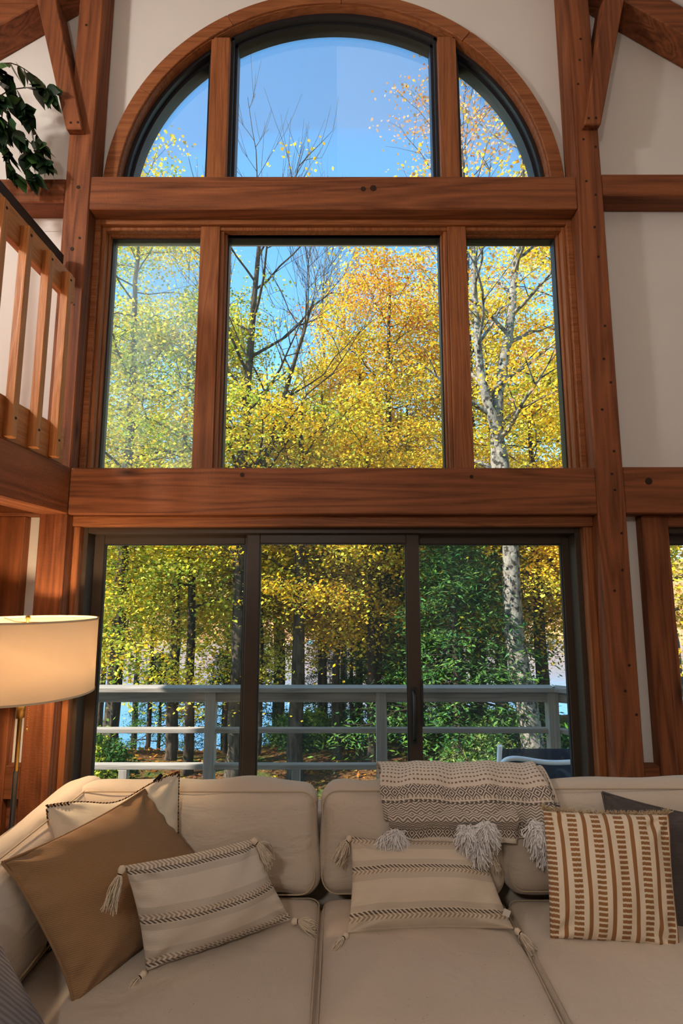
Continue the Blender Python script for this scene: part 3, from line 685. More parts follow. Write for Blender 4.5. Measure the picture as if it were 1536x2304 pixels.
tcloth('lower_fold', [(2.33, .80), (2.300, .775), (2.292, .745), (2.290, .718)], .60, .84, .33, 8, sway=.005)
def pom(c, n, L, seed):
    rs = np.random.RandomState(seed); Vs = []; Fs = []; b0 = 0
    for i in range(n):
        d = rs.normal(size=3); d /= np.linalg.norm(d); d[1] = -abs(d[1]) * .8 if rs.rand() < .6 else d[1]; d[2] -= .25
        l_ = L * (.6 + .45 * rs.rand()); t = np.linspace(0, 1, 6)[:, None]; wv = rs.normal(size=3) * .12 * l_
        P = t * l_ * d + (t ** 2) * np.array([0, 0, -.45 * l_]) + np.sin(t * 3.1) * wv
        V, F = tube_arrays(P, np.linspace(.0030, .0022, 6), 3); Vs.append(V); Fs.append(F + b0); b0 += len(V)
    o = np_obj('pompom', np.concatenate(Vs), np.concatenate(Fs), M_YARNW, thr, smooth=True); o.location = Vector(c) - thr.location; return o
pom((.213, 2.235, .755), 416, .060, 31); pom((.175, 2.245, .738), 256, .050, 32)
pom((.485, 2.215, .775), 416, .060, 33); pom((.560, 2.215, .790), 416, .062, 34); pom((.520, 2.210, .735), 288, .062, 37)
pom((.765, 2.235, .780), 384, .062, 35); pom((.815, 2.235, .775), 320, .060, 36); pom((.79, 2.235, .730), 288, .060, 38)

# ================================================================== FLOOR LAMP
def m_shade():
    g = G('lamp_shade'); c = g.coord(); n1 = g.noise(g.mapping(c, (300, 300, 300)), 1.0, 2)
    col = g.mix(n1, lin(228, 206, 176), lin(240, 222, 196))
    d = g.n('ShaderNodeBsdfDiffuse'); g.set(d.inputs[0], col); t = g.n('ShaderNodeBsdfTranslucent'); g.set(t.inputs[0], (.9, .78, .62))
    m = g.n('ShaderNodeMixShader'); m.inputs[0].default_value = .30; g.t.links.new(d.outputs[0], m.inputs[1]); g.t.links.new(t.outputs[0], m.inputs[2])
    return g.done(m.outputs[0])
LX, LY = -1.415, 2.45
M_BRASS = plain('brass', lin(190, 150, 80), .3, .5, .9); M_POLE = plain('black_pole', lin(36, 30, 26), .4, .5)
fl = empty('floor_lamp', (LX, LY, 0)); tag(fl, 'floor lamp with a large cream drum shade behind the sofa corner', 'lamp')
MB().lathe([(0, 0), (.15, 0), (.15, .015), (.02, .03), (.0, .03)], (0, 0, 0), 40).build('base', M_POLE, fl)
MB().lathe([(.011, .03), (.011, .92), (.0, .92)], (0, 0, 0), 16).build('pole', M_POLE, fl)
MB().lathe([(.009, .92), (.009, 1.14), (.017, 1.14), (.017, 1.22), (0, 1.22)], (0, 0, 0), 16).build('pole_sleeve', M_BRASS, fl)
Z_0, Z_1, RS = 1.247, 1.566, .292
sh = MB().lathe([(RS, Z_0), (RS, Z_1), (RS - .004, Z_1), (RS - .004, Z_0), (RS, Z_0)], (0, 0, 0), 72).build('lamp_shade', m_shade(), fl)
M_RIM = plain('shade_rim', lin(206, 184, 152), .8)
for z in (Z_0, Z_1): MB().lathe([(RS + .002, z - .004), (RS + .002, z + .004), (RS - .006, z + .004), (RS - .006, z - .004), (RS + .002, z - .004)], (0, 0, 0), 72).build('rim', M_RIM, sh)
sp = MB()
for k in range(3):
    a = R(20 + 120 * k); sp.tube([(0, 0, Z_1 - .012), (.5 * RS * math.cos(a), .5 * RS * math.sin(a), Z_1 - .016), (RS * math.cos(a), RS * math.sin(a), Z_1 - .004)], .002, 6)
sp.build('spider', M_BRASS, sh)
MB().lathe([(0, Z_1 - .02), (.008, Z_1 - .02), (.006, Z_1), (.010, Z_1 + .004), (.010, Z_1 + .016), (.0, Z_1 + .018)], (0, 0, 0), 14).build('finial', M_BRASS, fl)
bl = MB().lathe([(0, 1.22), (.014, 1.22), (.015, 1.25), (.03, 1.30), (.028, 1.33), (0, 1.35)], (0, 0, 0), 20)
g = G('bulb_glow'); e = g.n('ShaderNodeEmission'); e.inputs[0].default_value = (1, .72, .40, 1); e.inputs[1].default_value = 6; bl.build('bulb', g.done(e.outputs[0]), fl)
chn = MB()
for k in range(14): chn.lathe([(0, -.0028), (.0026, 0), (0, .0028)], (.045, -.02, 1.235 - .0062 * k * 1.5), 6)
chn.lathe([(0, -.008), (.005, -.004), (.005, .004), (0, .008)], (.045, -.02, 1.095), 10).build('pull_chain', M_BRASS, fl)
for k, dz in enumerate((1.29,)):
    lo = lamp('floor_lamp_light', 'POINT', (LX, LY, dz + .13), 26, (1, .72, .44), .035)

# ================================================================== FICUS ON THE LOFT
def m_leafgreen():
    g = G('ficus_leaf'); oi = g.n('ShaderNodeObjectInfo').outputs['Random']; col = g.ramp(oi, [(0, lin(22, 42, 24)), (.6, lin(36, 66, 34)), (1, lin(66, 104, 46))])
    return g.done(g.bsdf(col, .38, None, .45))
M_FIC = m_leafgreen(); M_STEM = plain('ficus_stem', lin(74, 56, 40), .8, .2, 0, 40)
fx, fy = -2.14, 2.62
fic = empty('potted_ficus', (fx, fy, 2.362)); tag(fic, 'potted ficus with drooping dark green leaves on the loft', 'plant')
MB().lathe([(0, 0), (.13, 0), (.17, .30), (.155, .30), (.15, .26), (0, .26)], (0, 0, 0), 32).build('pot', plain('clay_pot', lin(110, 80, 60), .7, .2, 0, 8), fic)
tips = [(-1.735, 2.83, 4.62), (-1.80, 2.80, 4.68), (-1.765, 2.82, 4.30), (-1.725, 2.83, 4.17), (-1.80, 2.80, 4.20), (-1.83, 2.78, 4.45), (-1.86, 2.76, 4.05), (-1.93, 2.72, 4.62), (-1.95, 2.72, 4.32), (-1.90, 2.74, 4.18), (-2.0, 2.66, 4.0), (-2.02, 2.66, 4.45), (-1.79, 2.80, 4.08), (-2.3, 2.6, 4.5), (-2.35, 2.45, 4.3), (-2.2, 2.4, 4.7), (-2.05, 2.45, 4.5), (-2.2, 2.75, 4.75)]
stm = MB(); o0 = Vector((fx, fy, 2.362))
stm.tube([(0, 0, .2), (.02, .01, .8), (-.01, .0, 1.4), (.0, .02, 2.1)], [.02, .016, .013, .009], 8)
lv = []; rs = random.Random(4)
for tx, ty, tz in tips:
    t_ = Vector((tx, ty, tz)) - o0; s_ = Vector((rs.uniform(-.02, .02), rs.uniform(-.02, .02), rs.uniform(1.5, 2.05)))
    mid_ = (s_ + t_) / 2 + Vector((0, 0, .16 + .12 * rs.random())); pts = spline([s_, mid_, t_ + Vector((-.03, 0, .05)), t_], 18)
    stm.tube([tuple(p) for p in pts], np.linspace(.0045, .0012, 18), 5)
    for k in range(5, 18):
        for q in range(2):
            p = Vector(pts[k]); d = (Vector(pts[k]) - Vector(pts[k - 1])).normalized()
            side = d.cross(Vector((0, 0, 1))); side = side.normalized() if side.length > 1e-3 else Vector((1, 0, 0))
            ax_ = (d * .6 + side * (1 if (k + q) % 2 else -1) * rs.uniform(.3, .9) + Vector((0, 0, -rs.uniform(.4, 1.3)))).normalized()
            if rs.random() < .86: lv.append((p, ax_, rs.uniform(.085, .125), rs.uniform(0, 6.28)))
stm.build('branches', M_STEM, fic)
# one leaf: pointed oval, folded along its rib
prof = [(0, 0), (.12, .16), (.3, .27), (.5, .26), (.72, .15), (.9, .045), (1, 0)]
LVt = []; LFc = []
for t, hw in prof: LVt += [(-hw, .10 * hw - .10 * t * t, t), (0, -.10 * t * t - .0, t), (hw, .10 * hw - .10 * t * t, t)]
for k in range(len(prof) - 1): b_ = 3 * k; LFc += [(b_, b_ + 1, b_ + 4, b_ + 3), (b_ + 1, b_ + 2, b_ + 5, b_ + 4)]
leafme = np_mesh('leaf', LVt, LFc, True); leafme.materials.append(M_FIC)
lv.sort(key=lambda a: -(a[0].x + a[0].z * .2)); lv = lv[:295]
for p, ax_, L_, tw in lv:
    o = link(bpy.data.objects.new('leaf', leafme), fic); o.location = p; q = ax_.to_track_quat('Z', 'Y'); 
    o.rotation_mode = 'QUATERNION'; o.rotation_quaternion = q @ Matrix.Rotation(tw, 3, 'Z').to_quaternion(); o.scale = (L_, L_, L_)
# ================================================================== DECK
M_DECK = wood('deck_paint', 'x', lin(160, 150, 140), lin(122, 113, 105), .7, 18, False); M_DECKZ = wood('deck_paint_z', 'z', lin(160, 150, 140), lin(122, 113, 105), .7, 18, False)
deck = struct(MB().box(-6.4, 4.4, 3.22, 3.26, -.40, -.14).box(-6.4, 2.0, 4.78, 4.82, -.42, -.14).box(-6.4, 2.0, 4.0, 4.04, -.40, -.14).build('deck', M_DECK))
for k in range(11):
    y0 = 3.225 + k * .146
    MB().box(-6.4, 1.95 + (4.85 - y0) * 1.45, y0, y0 + .138, -.14, -.10).build('deck_board', M_DECK, deck, .003)
for x in (-6.0, -3.2, -.4, 1.8): MB().box(x, x + .14, 4.70, 4.83, -2.3, -.14).build('deck_pier', M_DECKZ, deck)
dr = empty('deck_railing', (.3, 4.7, -.10)); tag(dr, 'grey painted deck railing with three horizontal rails outside the glass doors', 'railing')
YR = 4.70; corner = (1.80, YR); endp = (4.1, YR - 1.42)
def drp(mb, nm, mat=M_DECK, bev=.004):
    o = mb.build(nm, mat, dr, bev); o.matrix_parent_inverse = Matrix.Translation(-dr.location); return o
def run(nm, y0, y1, z0, z1):
    drp(MB().box(-6.4, corner[0], YR + y0, YR + y1, z0, z1), nm)
    d = Vector((endp[0] - corner[0], endp[1] - corner[1])).normalized(); n_ = Vector((-d.y, d.x))
    m = MB(); v = []
    for z in (z0, z1):
        for (px, py), e in ((corner, 0), (endp, 0)):
            for yy in (y0, y1): v.append((px + n_.x * yy, py + n_.y * yy, z))
    m.add(v, [(0, 1, 3, 2), (4, 6, 7, 5), (0, 2, 6, 4), (1, 5, 7, 3), (0, 4, 5, 1), (2, 3, 7, 6)]); drp(m, nm)
run('cap_rail', -.075, .075, .828, .866)
run('fascia_rail', .0, .038, .735, .828)
run('mid_rail', -.010, .060, .485, .522)
run('low_rail', -.010, .060, .195, .235)
for x in (-5.41, -3.975, -2.54, -1.102, .335): drp(MB().box(x - .044, x + .044, YR - .044, YR + .044, -.10, .828), 'post', M_DECKZ)
drp(MB().box(1.735, 1.825, YR - .044, YR + .044, -.10, .828), 'post', M_DECKZ)
for t in (.5, .97):
    px = corner[0] + (endp[0] - corner[0]) * t; py = corner[1] + (endp[1] - corner[1]) * t; drp(MB().box(px - .044, px + .044, py - .044, py + .044, -.10, .828), 'post', M_DECKZ)
for x in (-4.7, -3.26, -1.82, -.38, 1.06): drp(MB().box(x - .035, x + .035, YR - .01, YR + .05, -.10, .195), 'short_post', M_DECKZ)
drp(MB().box(-6.4, 1.8, YR - .02, YR + .05, -.10, -.06), 'toe_board')
# ------------------------------------------------------------------ patio chair
M_ALU = plain('white_tube', lin(226, 228, 230), .35, .5); 
def m_sling():
    g = G('navy_sling'); c = g.coord(); n1 = g.noise(c, 260, 2); col = g.mix(n1, lin(26, 32, 58), lin(44, 52, 84))
    t = g.n('ShaderNodeBsdfTransparent'); m = g.n('ShaderNodeMixShader'); m.inputs[0].default_value = .80; b = g.bsdf(col, .8)
    g.t.links.new(t.outputs[0], m.inputs[1]); g.t.links.new(b, m.inputs[2]); return g.done(m.outputs[0])
M_SLING = m_sling()
pc = empty('patio_chair', (1.33, 3.74, -.10)); tag(pc, 'white tubular patio chair with navy mesh sling on the deck', 'chair')
def pcp(mb, nm, mat=M_ALU): return mb.build(nm, mat, pc)
# the back is towards the house
pcp(MB().tube([(-.305, .30, 0), (-.30, .10, .40), (-.295, -.02, .58), (-.29, -.06, .775)], .0165, 12), 'frame_side')
pcp(MB().tube([(.305, .30, 0), (.30, .10, .40), (.295, -.02, .58), (.29, -.06, .775)], .0165, 12), 'frame_side')
pcp(MB().tube(spline([(-.285, -.05, .64), (-.27, -.10, .695), (-.20, -.125, .715), (-.02, -.13, .693), (.14, -.13, .694), (.24, -.11, .705), (.285, -.05, .66)], 40).tolist(), .0155, 12), 'back_bar')
for s in (-1, 1):
    pcp(MB().tube([(s * .305, .55, 0), (s * .305, .52, .44), (s * .30, .40, .47), (s * .297, .06, .46)], .015, 10), 'arm')
pcp(MB().tube([(-.30, .52, .38), (.30, .52, .38)], .014, 10), 'cross_bar')
sl = MB(); pts = spline([(0, -.055, .755), (0, -.03, .60), (0, .05, .42), (0, .2, .385), (0, .52, .40)], 20); v = []
for p in pts: v += [(-.283, p[1], p[2]), (.283, p[1], p[2])]
sl.add(v, [(2 * i, 2 * i + 1, 2 * i + 3, 2 * i + 2) for i in range(19)], True); so = pcp(sl, 'sling', M_SLING); md = so.modifiers.new('s', 'SOLIDIFY'); md.thickness = .004
# small white-topped stake light standing on the deck boards behind the sofa
gl_ = empty('deck_light', (-.645, 3.42, -.10)); tag(gl_, 'small white round-topped deck light just showing over the sofa back', 'light')
MB().lathe([(0, 0), (.06, 0), (.06, .02), (.012, .03), (.012, .585), (0, .585)], (0, 0, 0), 20).build('stem', M_ALU, gl_)
MB().lathe([(.0, .585), (.018, .59), (.021, .61), (.018, .635), (.008, .65), (0, .653)], (0, 0, 0), 24).build('cap', M_ALU, gl_)

# ================================================================== GROUND, LAKE, FAR SHORE
def sm(t): t = np.clip(t, 0, 1); return t * t * (3 - 2 * t)
def ground_z(x, y):
    x = np.asarray(x, float); y = np.asarray(y, float)
    crest = 12.4 + 2.6 * sm((x + 2.5) / 3.5)
    z = -2.15 + .25 * sm((x - 0) / 4) * sm((y - 9) / 5) + .08 * np.sin(x * .9 + y * .6) + .06 * np.sin(x * 1.7 - y * 1.1)
    return z - 6.7 * sm((y - crest) / 15.0) - .02 * np.maximum(y - crest - 15, 0)
gx = np.linspace(-40, 40, 161); gy = np.concatenate([np.linspace(-14, 30, 111), np.linspace(32, 60, 12)])
X, Y = np.meshgrid(gx, gy, indexing='ij'); Z = ground_z(X, Y); V = np.stack([X, Y, Z], -1).reshape(-1, 3)
nb = len(gy); i = np.arange(len(gx) - 1)[:, None] * nb; j = np.arange(nb - 1)[None]
Fg = np.stack([i + j, i + nb + j, i + nb + j + 1, i + j + 1], -1).reshape(-1, 4)
def m_ground():
    g = G('leaf_litter'); c = g.coord(); n1 = g.noise(c, 1.1, 5, .6); n2 = g.noise(c, 14, 4, .7); v = g.voronoi(c, 22, 'Color')
    col = g.ramp(n2, [(.3, lin(48, 33, 22)), (.5, lin(92, 62, 38)), (.68, lin(134, 94, 56))]); col = g.mix(.3, col, g.mix(g.xyz(v)[0], lin(66, 44, 26), lin(142, 102, 60)))
    col = g.mix(g.ramp(n1, [(.50, (0,) * 3), (.64, (1,) * 3)]), col, lin(74, 84, 40))
    return g.done(g.bsdf(col, .95, g.bump(n2, .8, .08), .05))
struct(np_obj('ground', V, Fg, m_ground(), smooth=True))
def m_lake():
    g = G('lake_water'); c = g.coord(); h = g.noise(g.mapping(c, (1.0, .45, 1)), 2.2, 4, .6)
    return g.done(g.bsdf(lin(70, 100, 120), .12, g.bump(h, .35, .05), .6))
struct(MB().box(-160, 160, 22, 135, -8.6, -8.15).build('lake', m_lake()))
def m_far():
    g = G('far_autumn_wood'); c = g.coord(); n1 = g.noise(c, .16, 3, .6); n2 = g.noise(c, 1.1, 4, .7)
    col = g.ramp(n1, [(.3, lin(110, 112, 66)), (.45, lin(196, 150, 96)), (.6, lin(206, 140, 104)), (.75, lin(160, 136, 84))]); col = g.mix(g.math('MULTIPLY', n2, .6), col, lin(96, 78, 58))
    return g.done(g.bsdf(col, .95, g.bump(n2, 1.0, .6), .02))
fx_ = np.linspace(-130, 130, 240); fd = np.linspace(0, 1, 44); X, D = np.meshgrid(fx_, fd, indexing='ij')
rs = np.random.RandomState(3); hill = 15 + 5 * np.sin(X * .035 + 1) + 3 * np.sin(X * .09)
Zf = -8.3 + hill * sm(D * 1.02) + (rs.rand(*X.shape) - .5) * 1.6 + 2.0 * np.abs(np.sin(X * .8 + D * 23)) * (D > .02); Yf = 96 + 46 * D + 3 * np.sin(X * .06)
V = np.stack([X, Yf, Zf], -1).reshape(-1, 3); nb = len(fd); i = np.arange(len(fx_) - 1)[:, None] * nb; j = np.arange(nb - 1)[None]
o = np_obj('far_shore_woods', V, np.stack([i + j, i + nb + j, i + nb + j + 1, i + j + 1], -1).reshape(-1, 4), m_far(), smooth=True)
tag(o, 'hazy pink and orange autumn woods on the far lake shore', 'woods', None, 'stuff')

# ================================================================== TREES
def m_leaf(name, trans=.5):
    g = G(name); at = g.n('ShaderNodeAttribute'); at.attribute_name = 'Col'; c = at.outputs['Color']
    d = g.n('ShaderNodeBsdfDiffuse'); g.set(d.inputs[0], c); t = g.n('ShaderNodeBsdfTranslucent'); g.set(t.inputs[0], g.mix(1.0, c, (1.0, .96, .75), 'MULTIPLY'))
    m = g.n('ShaderNodeMixShader'); m.inputs[0].default_value = trans; g.t.links.new(d.outputs[0], m.inputs[1]); g.t.links.new(t.outputs[0], m.inputs[2]); return g.done(m.outputs[0])
M_LEAF = m_leaf('autumn_leaf', .5); M_NEEDLE = m_leaf('hemlock_needle', .3)
def m_bark(name, a, b, sc=(9, 9, 2.2), spots=False):
    g = G(name); c = g.coord(); n1 = g.noise(g.mapping(c, sc), 1.6, 5, .65, .4); col = g.ramp(n1, [(.35, a), (.62, b)])
    if spots:
        s_ = g.noise(g.mapping(c, (8, 8, 7)), 1.3, 3, .6); col = g.mix(g.ramp(s_, [(.52, (0,) * 3), (.6, (1,) * 3)]), col, tuple(x * .35 for x in a))
    return g.done(g.bsdf(col, .95, g.bump(n1, .8, .03), .05))
M_BARK = m_bark('bark', lin(40, 33, 28), lin(84, 72, 60)); M_BARKD = m_bark('dark_bark', lin(34, 28, 24), lin(72, 60, 50)); M_BIRCH = m_bark('pale_bark', lin(84, 77, 69), lin(138, 129, 117), (7, 7, 5), True)
GOLD, YEL, YG, GRN, DGR, ORG, PNK, RUS = (lin(*c) for c in ((228, 182, 52), (234, 206, 74), (204, 202, 80), (140, 160, 64), (66, 100, 50), (218, 146, 58), (226, 168, 130), (190, 116, 56)))
def leaf_cloud(centers, cols, per, spread, flat, size, width, rs, tilt=.55, jit=.16):
    per = int(per * (1.95 if size < .1 and per > 20 else 1)); n = len(centers) * per; c = np.repeat(centers, per, 0); col = np.repeat(cols, per, 0)
    r = np.repeat(np.broadcast_to(spread, (len(centers),)), per)
    off = rs.normal(size=(n, 3)) * r[:, None] * np.array([1, 1, flat]); off[:, 2] -= .28 * (off[:, 0] ** 2 + off[:, 1] ** 2) / np.maximum(r, .05)
    p = c + off
    nrm = np.array([0, 0, 1.]) + rs.normal(size=(n, 3)) * tilt; nrm /= np.linalg.norm(nrm, axis=1)[:, None]
    d = rs.normal(size=(n, 3)); d -= (d * nrm).sum(1)[:, None] * nrm; d /= np.linalg.norm(d, axis=1)[:, None]; s = np.cross(nrm, d)
    L = size * (.65 + .7 * rs.rand(n))[:, None]; wd = L * width
    V = np.stack([p, p + .45 * L * d + wd * s - .10 * L * nrm, p + L * d - .22 * L * nrm, p + .45 * L * d - wd * s - .10 * L * nrm], 1).reshape(-1, 3)
    col = np.clip(col * (1 + rs.normal(size=(n, 1)) * jit) + rs.normal(size=(n, 3)) * .012, .004, .95)
    b = np.arange(n)[:, None] * 4; F = np.concatenate([b + np.array([[0, 1, 2]]), b + np.array([[0, 2, 3]])])
    return V, F, np.repeat(col, 4, 0)
def grow(seed, H, r0, lean=(0, 0), lo=.35, hi=1.0, crown=2.4, nprim=20, up=.55, nsec=5, leaf=(.068, .42), per=26, spread=.30, pal=((YEL, 1),), palfn=None, bare=1.1, needle=False, stems=None, shape='oval', sub=True, keep=1.0, prim_r=.34):
    rs = np.random.RandomState(seed); BV = []; BF = []; base = 0; cen = []; ccol = []
    def addtube(P, rad, sides):
        nonlocal base
        V, F = tube_arrays(P, rad, sides); BV.append(V); BF.append(F + base); base += len(V)
    if stems is None: stems = [[(0, 0, 0), (lean[0] * .3, lean[1] * .3, H * .35), (lean[0] * .7, lean[1] * .7, H * .7), (lean[0], lean[1], H)]]
    pc = np.array([p[0] for p in pal]); pw = np.array([p[1] for p in pal], float); pw /= pw.sum()
    for si, st in enumerate(stems):
        P = spline(st, 22); wv = np.cumsum(rs.normal(size=(22, 2)) * .02 * H / 12, axis=0); P[2:, :2] += wv[2:]
        hh = np.linspace(0, 1, 22); rad = r0 * (1 - .62 * si / max(1, len(stems))) * (1 - .9 * hh) + .012; rad[0] *= 1.25
        addtube(P, rad, 9)
        npm = max(4, int(nprim / len(stems)))
        for k in range(npm):
            t = lo + (hi - lo) * ((k + rs.rand() * .8) / npm) ** .85; t = min(t, .985); q = t * 21; i0 = int(q); b0 = P[i0] + (P[min(i0 + 1, 21)] - P[i0]) * (q - i0)
            u = (t - lo) / max(1e-6, (1 - lo))
            if shape == 'oval': pr = math.sqrt(max(.03, 1 - (2 * u * .92 - .72) ** 2 / 1.75))
            elif shape == 'cone': pr = 1.05 - u
            else: pr = .9 - .35 * u
            L = crown * pr * (.75 + .4 * rs.rand()); th = k * 2.39996 + rs.normal() * .35 + si * 1.1
            upk = up * (.55 + .9 * u) + rs.normal() * .08
            d = np.array([math.cos(th), math.sin(th), 0])
            m = 7; tt = np.linspace(0, 1, m)[:, None]
            br = b0 + tt * L * d + (upk * L) * np.array([0, 0, 1]) * (tt ** 1.2) - (.18 * L if not needle else .30 * L) * np.array([0, 0, 1]) * tt ** 2.2
            br = br + np.cumsum(rs.normal(size=(m, 3)) * .035 * L, 0) * np.minimum(tt * 2, 1)
            rr = max(.010, rad[i0] * prim_r); addtube(br, np.linspace(rr, .005, m), 5)
            tips_ = []
            for s_ in range(nsec):
                a_ = .25 + .7 * (s_ + rs.rand()) / nsec; q2 = a_ * (m - 1); j0 = min(int(q2), m - 2); c0 = br[j0] + (br[j0 + 1] - br[j0]) * (q2 - j0)
                L2 = L * (.52 - .28 * a_) * (.7 + .6 * rs.rand()); th2 = th + (1 if s_ % 2 else -1) * rs.uniform(.5, 1.15); d2 = np.array([math.cos(th2), math.sin(th2), upk * rs.uniform(.2, 1.0)])
                t2 = np.linspace(0, 1, 4)[:, None]; b2 = c0 + t2 * L2 * d2 - t2 ** 2 * .12 * L2 * np.array([0, 0, 1]) + np.cumsum(rs.normal(size=(4, 3)) * .03 * L2, 0) * t2
                if sub: addtube(b2, np.linspace(max(.006, rr * .35), .0035, 4), 3)
                tips_ += [b2[-1], b2[2]]
                if t > bare and sub:
                    for _ in range(3):
                        d3 = d2 * .6 + np.array([rs.normal() * .35, rs.normal() * .35, .5 + rs.rand() * .5]); s3 = b2[1 + rs.randint(3)]
                        addtube(np.array([s3, s3 + d3 * .22, s3 + d3 * .45 + np.array([0, 0, .08])]), np.array([.005, .004, .0025]), 3)
            tips_ += [br[-1], br[-2], br[-3]]
            for tp in tips_:
                dens = keep if t < bare else keep * .012
                if rs.rand() < dens:
                    cen.append(tp)
                    c_ = pc[rs.choice(len(pc), p=pw)]
                    if palfn is not None: c_ = palfn(u, rs, c_)
                    ccol.append(np.array(c_) * rs.uniform(.82, 1.12))
    B = (np.concatenate(BV), np.concatenate(BF))
    cen = np.array(cen); ccol = np.array(ccol)
    if needle: Lf = leaf_cloud(cen, ccol, per, spread, .22, leaf[0], leaf[1], rs, .35, .20)
    else: Lf = leaf_cloud(cen, ccol, per, spread * (.75 + .5 * rs.rand(len(cen))), .36, leaf[0], leaf[1], rs)
    return B, Lf
def plant_tree(name, x, y, label, cat='tree', group=None, bark=M_BARK, lm=M_LEAF, zoff=-.12, **kw):
    B, Lf = grow(**kw); o = empty(name, (x, y, float(ground_z(x, y)) + zoff)); tag(o, label, cat, group)
    np_obj('trunk_and_branches', B[0], B[1], bark, o, smooth=True)
    f = np_obj('foliage', Lf[0], Lf[1], lm, o, col=Lf[2]); f['kind'] = 'stuff'
    return o
def copy_tree(src, x, y, rz, sc, label=None, group=None, zoff=-.12):
    r = src.copy(); C.objects.link(r); r.location = (x, y, float(ground_z(x, y)) + zoff); r.rotation_euler = (0, 0, rz); r.scale = (sc, sc, sc)
    if label: r['label'] = label
    if group: r['group'] = group
    for ch in src.children:
        c_ = ch.copy(); C.objects.link(c_); c_.parent = r
    return r
yel_green = ((YG, 4), (YEL, 3), (GRN, 2.2), (GOLD, .7))
gold_mix = ((GOLD, 3.5), (YEL, 4.2), (YG, 1.6), (ORG, .35))
low_gold = ((GOLD, 4), (YEL, 3), (YG, 1.4), (GRN, .6))
# left of the bay: dense yellow-green maples
plant_tree('maple_tree', -5.05, 12.2, 'tall dense yellow-green maple with its top in the arched window corner', seed=1, H=12.6, r0=.17, lo=.30, crown=2.7, nprim=34, nsec=6, per=30, spread=.33, pal=yel_green)
plant_tree('maple_tree', -6.9, 14.5, 'yellow-green maple crowded behind the tallest maple at the lake side', seed=2, H=12.0, r0=.16, lo=.30, crown=2.6, nprim=30, nsec=6, per=28, spread=.33, pal=yel_green)
plant_tree('maple_tree', -3.22, 11.8, 'slim dark-stemmed maple with green-yellow leaves', seed=3, H=9.6, r0=.105, lo=.34, crown=2.0, nprim=24, nsec=5, per=28, pal=((YG, 3), (GRN, 3), (YEL, 1.6)), bark=M_BARKD, lean=(-.2, .1))
plant_tree('maple_tree', -3.98, 13.1, 'straight sunlit maple trunk standing against the lake', seed=4, H=10.5, r0=.12, lo=.45, crown=2.1, nprim=22, nsec=5, per=26, pal=yel_green)
# centre: bare topped trees
plant_tree('maple_tree', -2.12, 11.0, 'double-stemmed maple with bare upper branches', seed=5, H=12.6, r0=.185, lo=.34, crown=2.0, nprim=34, up=1.25, nsec=6, per=24, spread=.28, pal=((YEL, 2), (YG, 3), (GRN, 1), (GOLD, 1.5)), bare=.60,
    stems=[[(0, 0, 0), (.05, 0, 4.5), (.12, .1, 8.5), (.30, .2, 12.6)], [(0, 0, 0), (.06, .1, 3.8), (.62, .3, 7.0), (1.55, .5, 10.4)]], prim_r=.45)
plant_tree('maple_tree', -.95, 11.6, 'thick straight maple trunk with golden low branches', seed=6, H=8.2, r0=.17, lo=.38, crown=2.2, nprim=22, nsec=5, per=26, pal=low_gold, hi=.86)
plant_tree('poplar_tree', -.62, 16.5, 'bare pale poplar with upswept twigs against the sky', seed=7, H=15.0, r0=.12, lo=.35, crown=1.2, nprim=34, up=2.2, nsec=5, per=16, spread=.2, pal=((YEL, 1), (GOLD, 1)), bare=.45, bark=M_BIRCH, keep=.5)
plant_tree('poplar_tree', .15, 19.5, 'slender bare poplar farther off near the gold maple', seed=8, H=17.0, r0=.12, lo=.40, crown=1.1, nprim=30, up=2.4, nsec=5, per=14, spread=.2, pal=((YEL, 1), (GOLD, 1)), bare=.45, bark=M_BIRCH, keep=.5)
plant_tree('maple_tree', -.10, 12.6, 'slim grey maple trunk with bent twigs and gold leaves', seed=9, H=7.0, r0=.10, lo=.36, crown=2.1, nprim=20, nsec=5, per=26, pal=low_gold)
def warm_top(u, rs, c):
    return np.array(ORG if rs.rand() < .75 * max(0, u - .55) * 1.5 else (RUS if rs.rand() < .08 else c))
plant_tree('maple_tree', 1.35, 14.6, 'round golden maple with an orange top', seed=10, H=12.9, r0=.15, lo=.26, crown=2.15, nprim=38, nsec=6, per=30, spread=.33, pal=gold_mix, palfn=warm_top)
plant_tree('maple_tree', .66, 12.1, 'twin dark maple trunks with yellow low branches', seed=11, H=7.4, r0=.12, lo=.40, crown=2.1, nprim=20, nsec=5, per=26, pal=low_gold, bark=M_BARKD, stems=[[(0, 0, 0), (.0, 0, 2.5), (-.05, 0, 5), (-.1, 0, 7.4)], [(.16, .12, 0), (.2, .1, 2.5), (.3, .1, 4.6), (.5, .1, 6.4)]])
# right: spotted birch, orange tops, dense maples
plant_tree('birch_tree', 3.62, 10.5, 'leaning spotted grey birch forking high up with sparse leaves', seed=12, H=14.6, r0=.215, lo=.42, crown=1.9, nprim=30, up=1.1, nsec=5, per=13, spread=.26, pal=((YEL, 3), (GOLD, 2.4), (PNK, 1.0), (ORG, .6)), bark=M_BIRCH, keep=.62, leaf=(.085, .40), prim_r=.5,
    stems=[[(0, 0, 0), (-.32, 0, 3.2), (-.46, 0, 6.2), (-.75, .1, 8.6), (-.75, .1, 11.8)], [(-.45, 0, 5.6), (-.35, .05, 7.6), (.0, .1, 9.2), (.42, .2, 12.0), (.5, .2, 14.6)]])
plant_tree('oak_tree', 3.55, 14.6, 'tall sparse tree with rusty pink leaves high beside the arch', seed=13, H=18.0, r0=.15, lo=.48, crown=2.3, nprim=34, up=1.0, nsec=5, per=11, spread=.26, pal=((PNK, 3), (ORG, 2), (RUS, 1.5), (GOLD, 1.4)), keep=.75, leaf=(.085, .40))
